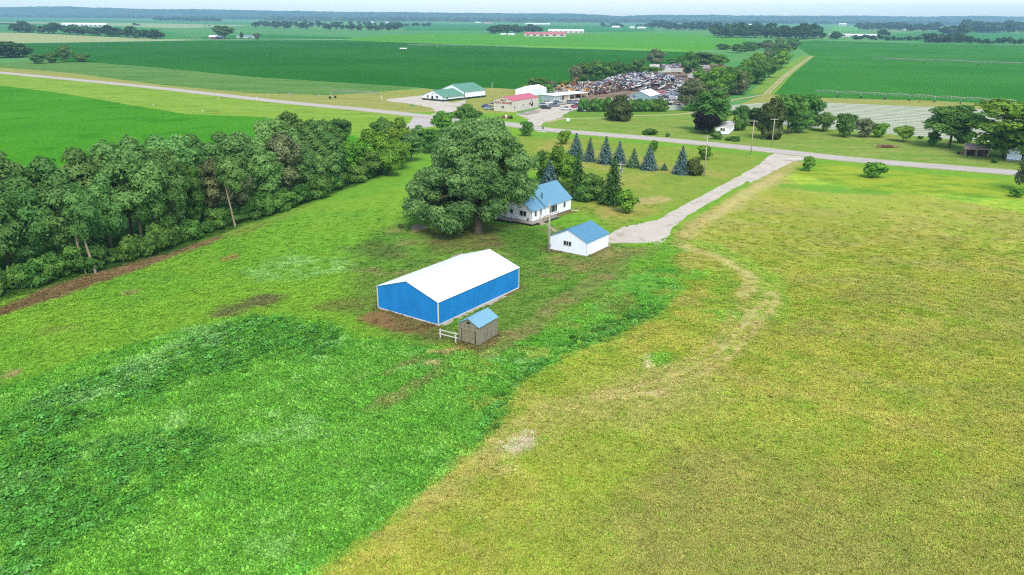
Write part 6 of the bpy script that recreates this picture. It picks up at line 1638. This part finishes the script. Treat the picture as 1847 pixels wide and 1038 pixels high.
def scatter(name, src, Pn, scl, rot, colr, label):
    n = len(Pn)
    me = bpy.data.meshes.new(name); me.vertices.add(n); me.vertices.foreach_set('co', Pn.astype(np.float32).ravel())
    a = me.attributes.new('icol', 'FLOAT_COLOR', 'POINT'); c = np.ones((n, 4), np.float32); c[:, :3] = colr; a.data.foreach_set('color', c.ravel())
    a = me.attributes.new('iscl', 'FLOAT_VECTOR', 'POINT'); a.data.foreach_set('vector', scl.astype(np.float32).ravel())
    a = me.attributes.new('irot', 'FLOAT', 'POINT'); a.data.foreach_set('value', rot.astype(np.float32))
    o = link(name, me)
    g = bpy.data.node_groups.new(name, 'GeometryNodeTree')
    g.interface.new_socket('Geometry', in_out='INPUT', socket_type='NodeSocketGeometry'); g.interface.new_socket('Geometry', in_out='OUTPUT', socket_type='NodeSocketGeometry')
    gi, go = g.nodes.new('NodeGroupInput'), g.nodes.new('NodeGroupOutput')
    ip = g.nodes.new('GeometryNodeInstanceOnPoints'); oi = g.nodes.new('GeometryNodeObjectInfo'); oi.inputs['Object'].default_value = src; oi.inputs['As Instance'].default_value = True
    na = g.nodes.new('GeometryNodeInputNamedAttribute'); na.data_type = 'FLOAT_VECTOR'; na.inputs['Name'].default_value = 'iscl'
    nr_ = g.nodes.new('GeometryNodeInputNamedAttribute'); nr_.data_type = 'FLOAT'; nr_.inputs['Name'].default_value = 'irot'
    cx_ = g.nodes.new('ShaderNodeCombineXYZ')
    g.links.new(gi.outputs[0], ip.inputs['Points']); g.links.new(oi.outputs['Geometry'], ip.inputs['Instance'])
    g.links.new(next(s_ for s_ in na.outputs if s_.enabled and s_.name == 'Attribute'), ip.inputs['Scale'])
    g.links.new(next(s_ for s_ in nr_.outputs if s_.enabled and s_.name == 'Attribute'), cx_.inputs['Z']); g.links.new(cx_.outputs[0], ip.inputs['Rotation'])
    g.links.new(ip.outputs[0], go.inputs[0])
    md = o.modifiers.new('scatter', 'NODES'); md.node_group = g
    return tag(o, label, kind='stuff')

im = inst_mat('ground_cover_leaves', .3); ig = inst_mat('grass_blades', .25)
def sample(n, ymin, ymax, seed, pw=1.6):
    """points over the near lot, denser close to the camera, a little beyond the frame on each side"""
    r_ = np.random.default_rng(seed)
    u = r_.random(n); Y = (ymin ** (1 - pw) + u * (ymax ** (1 - pw) - ymin ** (1 - pw))) ** (1 / (1 - pw))
    X = r_.uniform(-1, 1, n) * (Y * .80 + 12)
    return X, Y, r_
blocks = [(barn, 1.0), (gar, .6), (house, 1.0)]
def clear(X, Y):
    ok = np.ones(X.shape, bool)
    for st, m_ in blocks:
        c_, s_ = math.cos(st.rz), math.sin(st.rz); dx, dy = X - st.a[0], Y - st.a[1]
        lx, ly = dx * c_ + dy * s_, -dx * s_ + dy * c_
        lu = LU if st is house else st.lu
        ok &= ~((lx > -m_ * .3 - (2 if st is house else 0)) & (lx < lu + .3) & (ly > -m_ - (1.5 if st is house else 0)) & (ly < st.lv + (2 if st is house else .3)))
    dd = line_d(X, Y, DW); ok &= dd > 3.2
    ok &= poly_sd(X, Y, GG([(1096, 425), (1120, 411), (1180, 398), (1215, 405), (1205, 428), (1180, 438), (1102, 439), (1098, 446)])) < 0
    return ok
def shade_in(c, j, r_): return np.clip(c * r_.uniform(1 - j, 1 + j, (len(c), 1)), .004, .7)
# tall weeds
X, Y, r_ = sample(230000, 32, 125, 41)
c_, w_ = lot_colour(X, Y)
pt = w_['tall'] ** 1.4 * np.where(X > 0, .22, .9) + w_['weed'] * .035
k = (r_.random(len(X)) < pt) & clear(X, Y)
X1, Y1, t1 = X[k], Y[k], w_['tall'][k]
sc1 = (.45 + .55 * t1) * r_.uniform(.65, 1.35, len(X1))
col1 = shade_in(np.array(alb(92, 162, 66))[None] * 1.2 + c_[k] * .4, .35, r_)
u_ = r_.random(len(X1)); col1[u_ < .12] *= np.array([1.5, 1.15, .9]); col1[u_ > .9] *= np.array([1.35, 1.2, 1.7]); sc1 = sc1 * np.where(u_ > .8, 1.35, 1)
for i in range(2):
    q = np.arange(len(X1)) % 2 == i
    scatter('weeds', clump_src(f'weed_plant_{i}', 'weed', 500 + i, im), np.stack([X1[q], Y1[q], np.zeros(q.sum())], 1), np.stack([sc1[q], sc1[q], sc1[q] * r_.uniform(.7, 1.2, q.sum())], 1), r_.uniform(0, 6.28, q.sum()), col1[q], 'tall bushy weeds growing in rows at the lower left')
# low broad-leaved cover
X, Y, r_ = sample(150000, 32, 160, 43)
c_, w_ = lot_colour(X, Y)
pt = np.clip(w_['weed'] * np.where(X > 0, .4, .7) * (1 - w_['hay']) + w_['pale'] * .6 + w_['lush'] * .5, 0, 1) * (1 - w_['bare']) * sstep(165, 100, Y)
k = (r_.random(len(X)) < pt) & clear(X, Y)
X1, Y1 = X[k], Y[k]; sc1 = r_.uniform(.55, 1.15, len(X1))
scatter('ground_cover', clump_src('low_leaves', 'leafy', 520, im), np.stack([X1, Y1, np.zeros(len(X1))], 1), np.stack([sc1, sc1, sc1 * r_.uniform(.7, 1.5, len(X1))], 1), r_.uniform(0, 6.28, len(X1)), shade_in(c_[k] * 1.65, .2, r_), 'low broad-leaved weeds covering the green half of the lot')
# grass
X, Y, r_ = sample(210000, 32, 190, 47)
c_, w_ = lot_colour(X, Y)
pt = np.clip(.85 - w_['weed'] * .75, 0, 1) * (1 - .85 * w_['bare']) * sstep(185, 90, Y)
k = (r_.random(len(X)) < pt) & clear(X, Y)
X1, Y1 = X[k], Y[k]; sc1 = r_.uniform(.6, 1.2, len(X1))
colg = shade_in(c_[k] * 1.5, .1, r_)
yel = r_.random(len(X1)) < .16 * w_['hay'][k]
colg[yel] = colg[yel] * np.array([.82, 1.06, .7])
scatter('grass', clump_src('grass_tuft', 'grass', 530, ig), np.stack([X1, Y1, np.zeros(len(X1))], 1), np.stack([sc1, sc1, sc1 * r_.uniform(.6, 1.5, len(X1))], 1), r_.uniform(0, 6.28, len(X1)), colg, 'short tufty grass over the lot')
# scattered darker weeds in the hay, along its edge and by the road
X, Y, r_ = sample(9000, 34, 230, 49, 1.2)
c_, w_ = lot_colour(X, Y)
k = (r_.random(len(X)) < w_['hay'] * .16 + .02) & clear(X, Y) & (w_['bare'] < .2)
X1, Y1 = X[k], Y[k]; sc1 = r_.uniform(.25, .6, len(X1))
scatter('weeds', clump_src('hay_weed', 'weed', 540, im), np.stack([X1, Y1, np.zeros(len(X1))], 1), np.stack([sc1, sc1, sc1 * .6], 1), r_.uniform(0, 6.28, len(X1)), shade_in(np.repeat(np.array(alb(120, 160, 60))[None] * 1.3, len(X1), 0), .35, r_), 'scattered green weeds in the olive hay field')

# ================================================================== AIR
mb = MB(); mb.box(-9800, 9800, -260, 9900, -1.2, 205.0)
hz_m, nt, out = nmat('haze_air')
pv = N(nt, 'ShaderNodeVolumePrincipled'); pv.inputs['Color'].default_value = (0.5, 0.82, 1.0, 1); pv.inputs['Density'].default_value = 1.05e-4; pv.inputs['Anisotropy'].default_value = 0.1
nt.links.new(pv.outputs[0], out.inputs['Volume'])
tag(mb.build('haze', hz_m), 'pale bluish summer haze over the plain', kind='stuff')
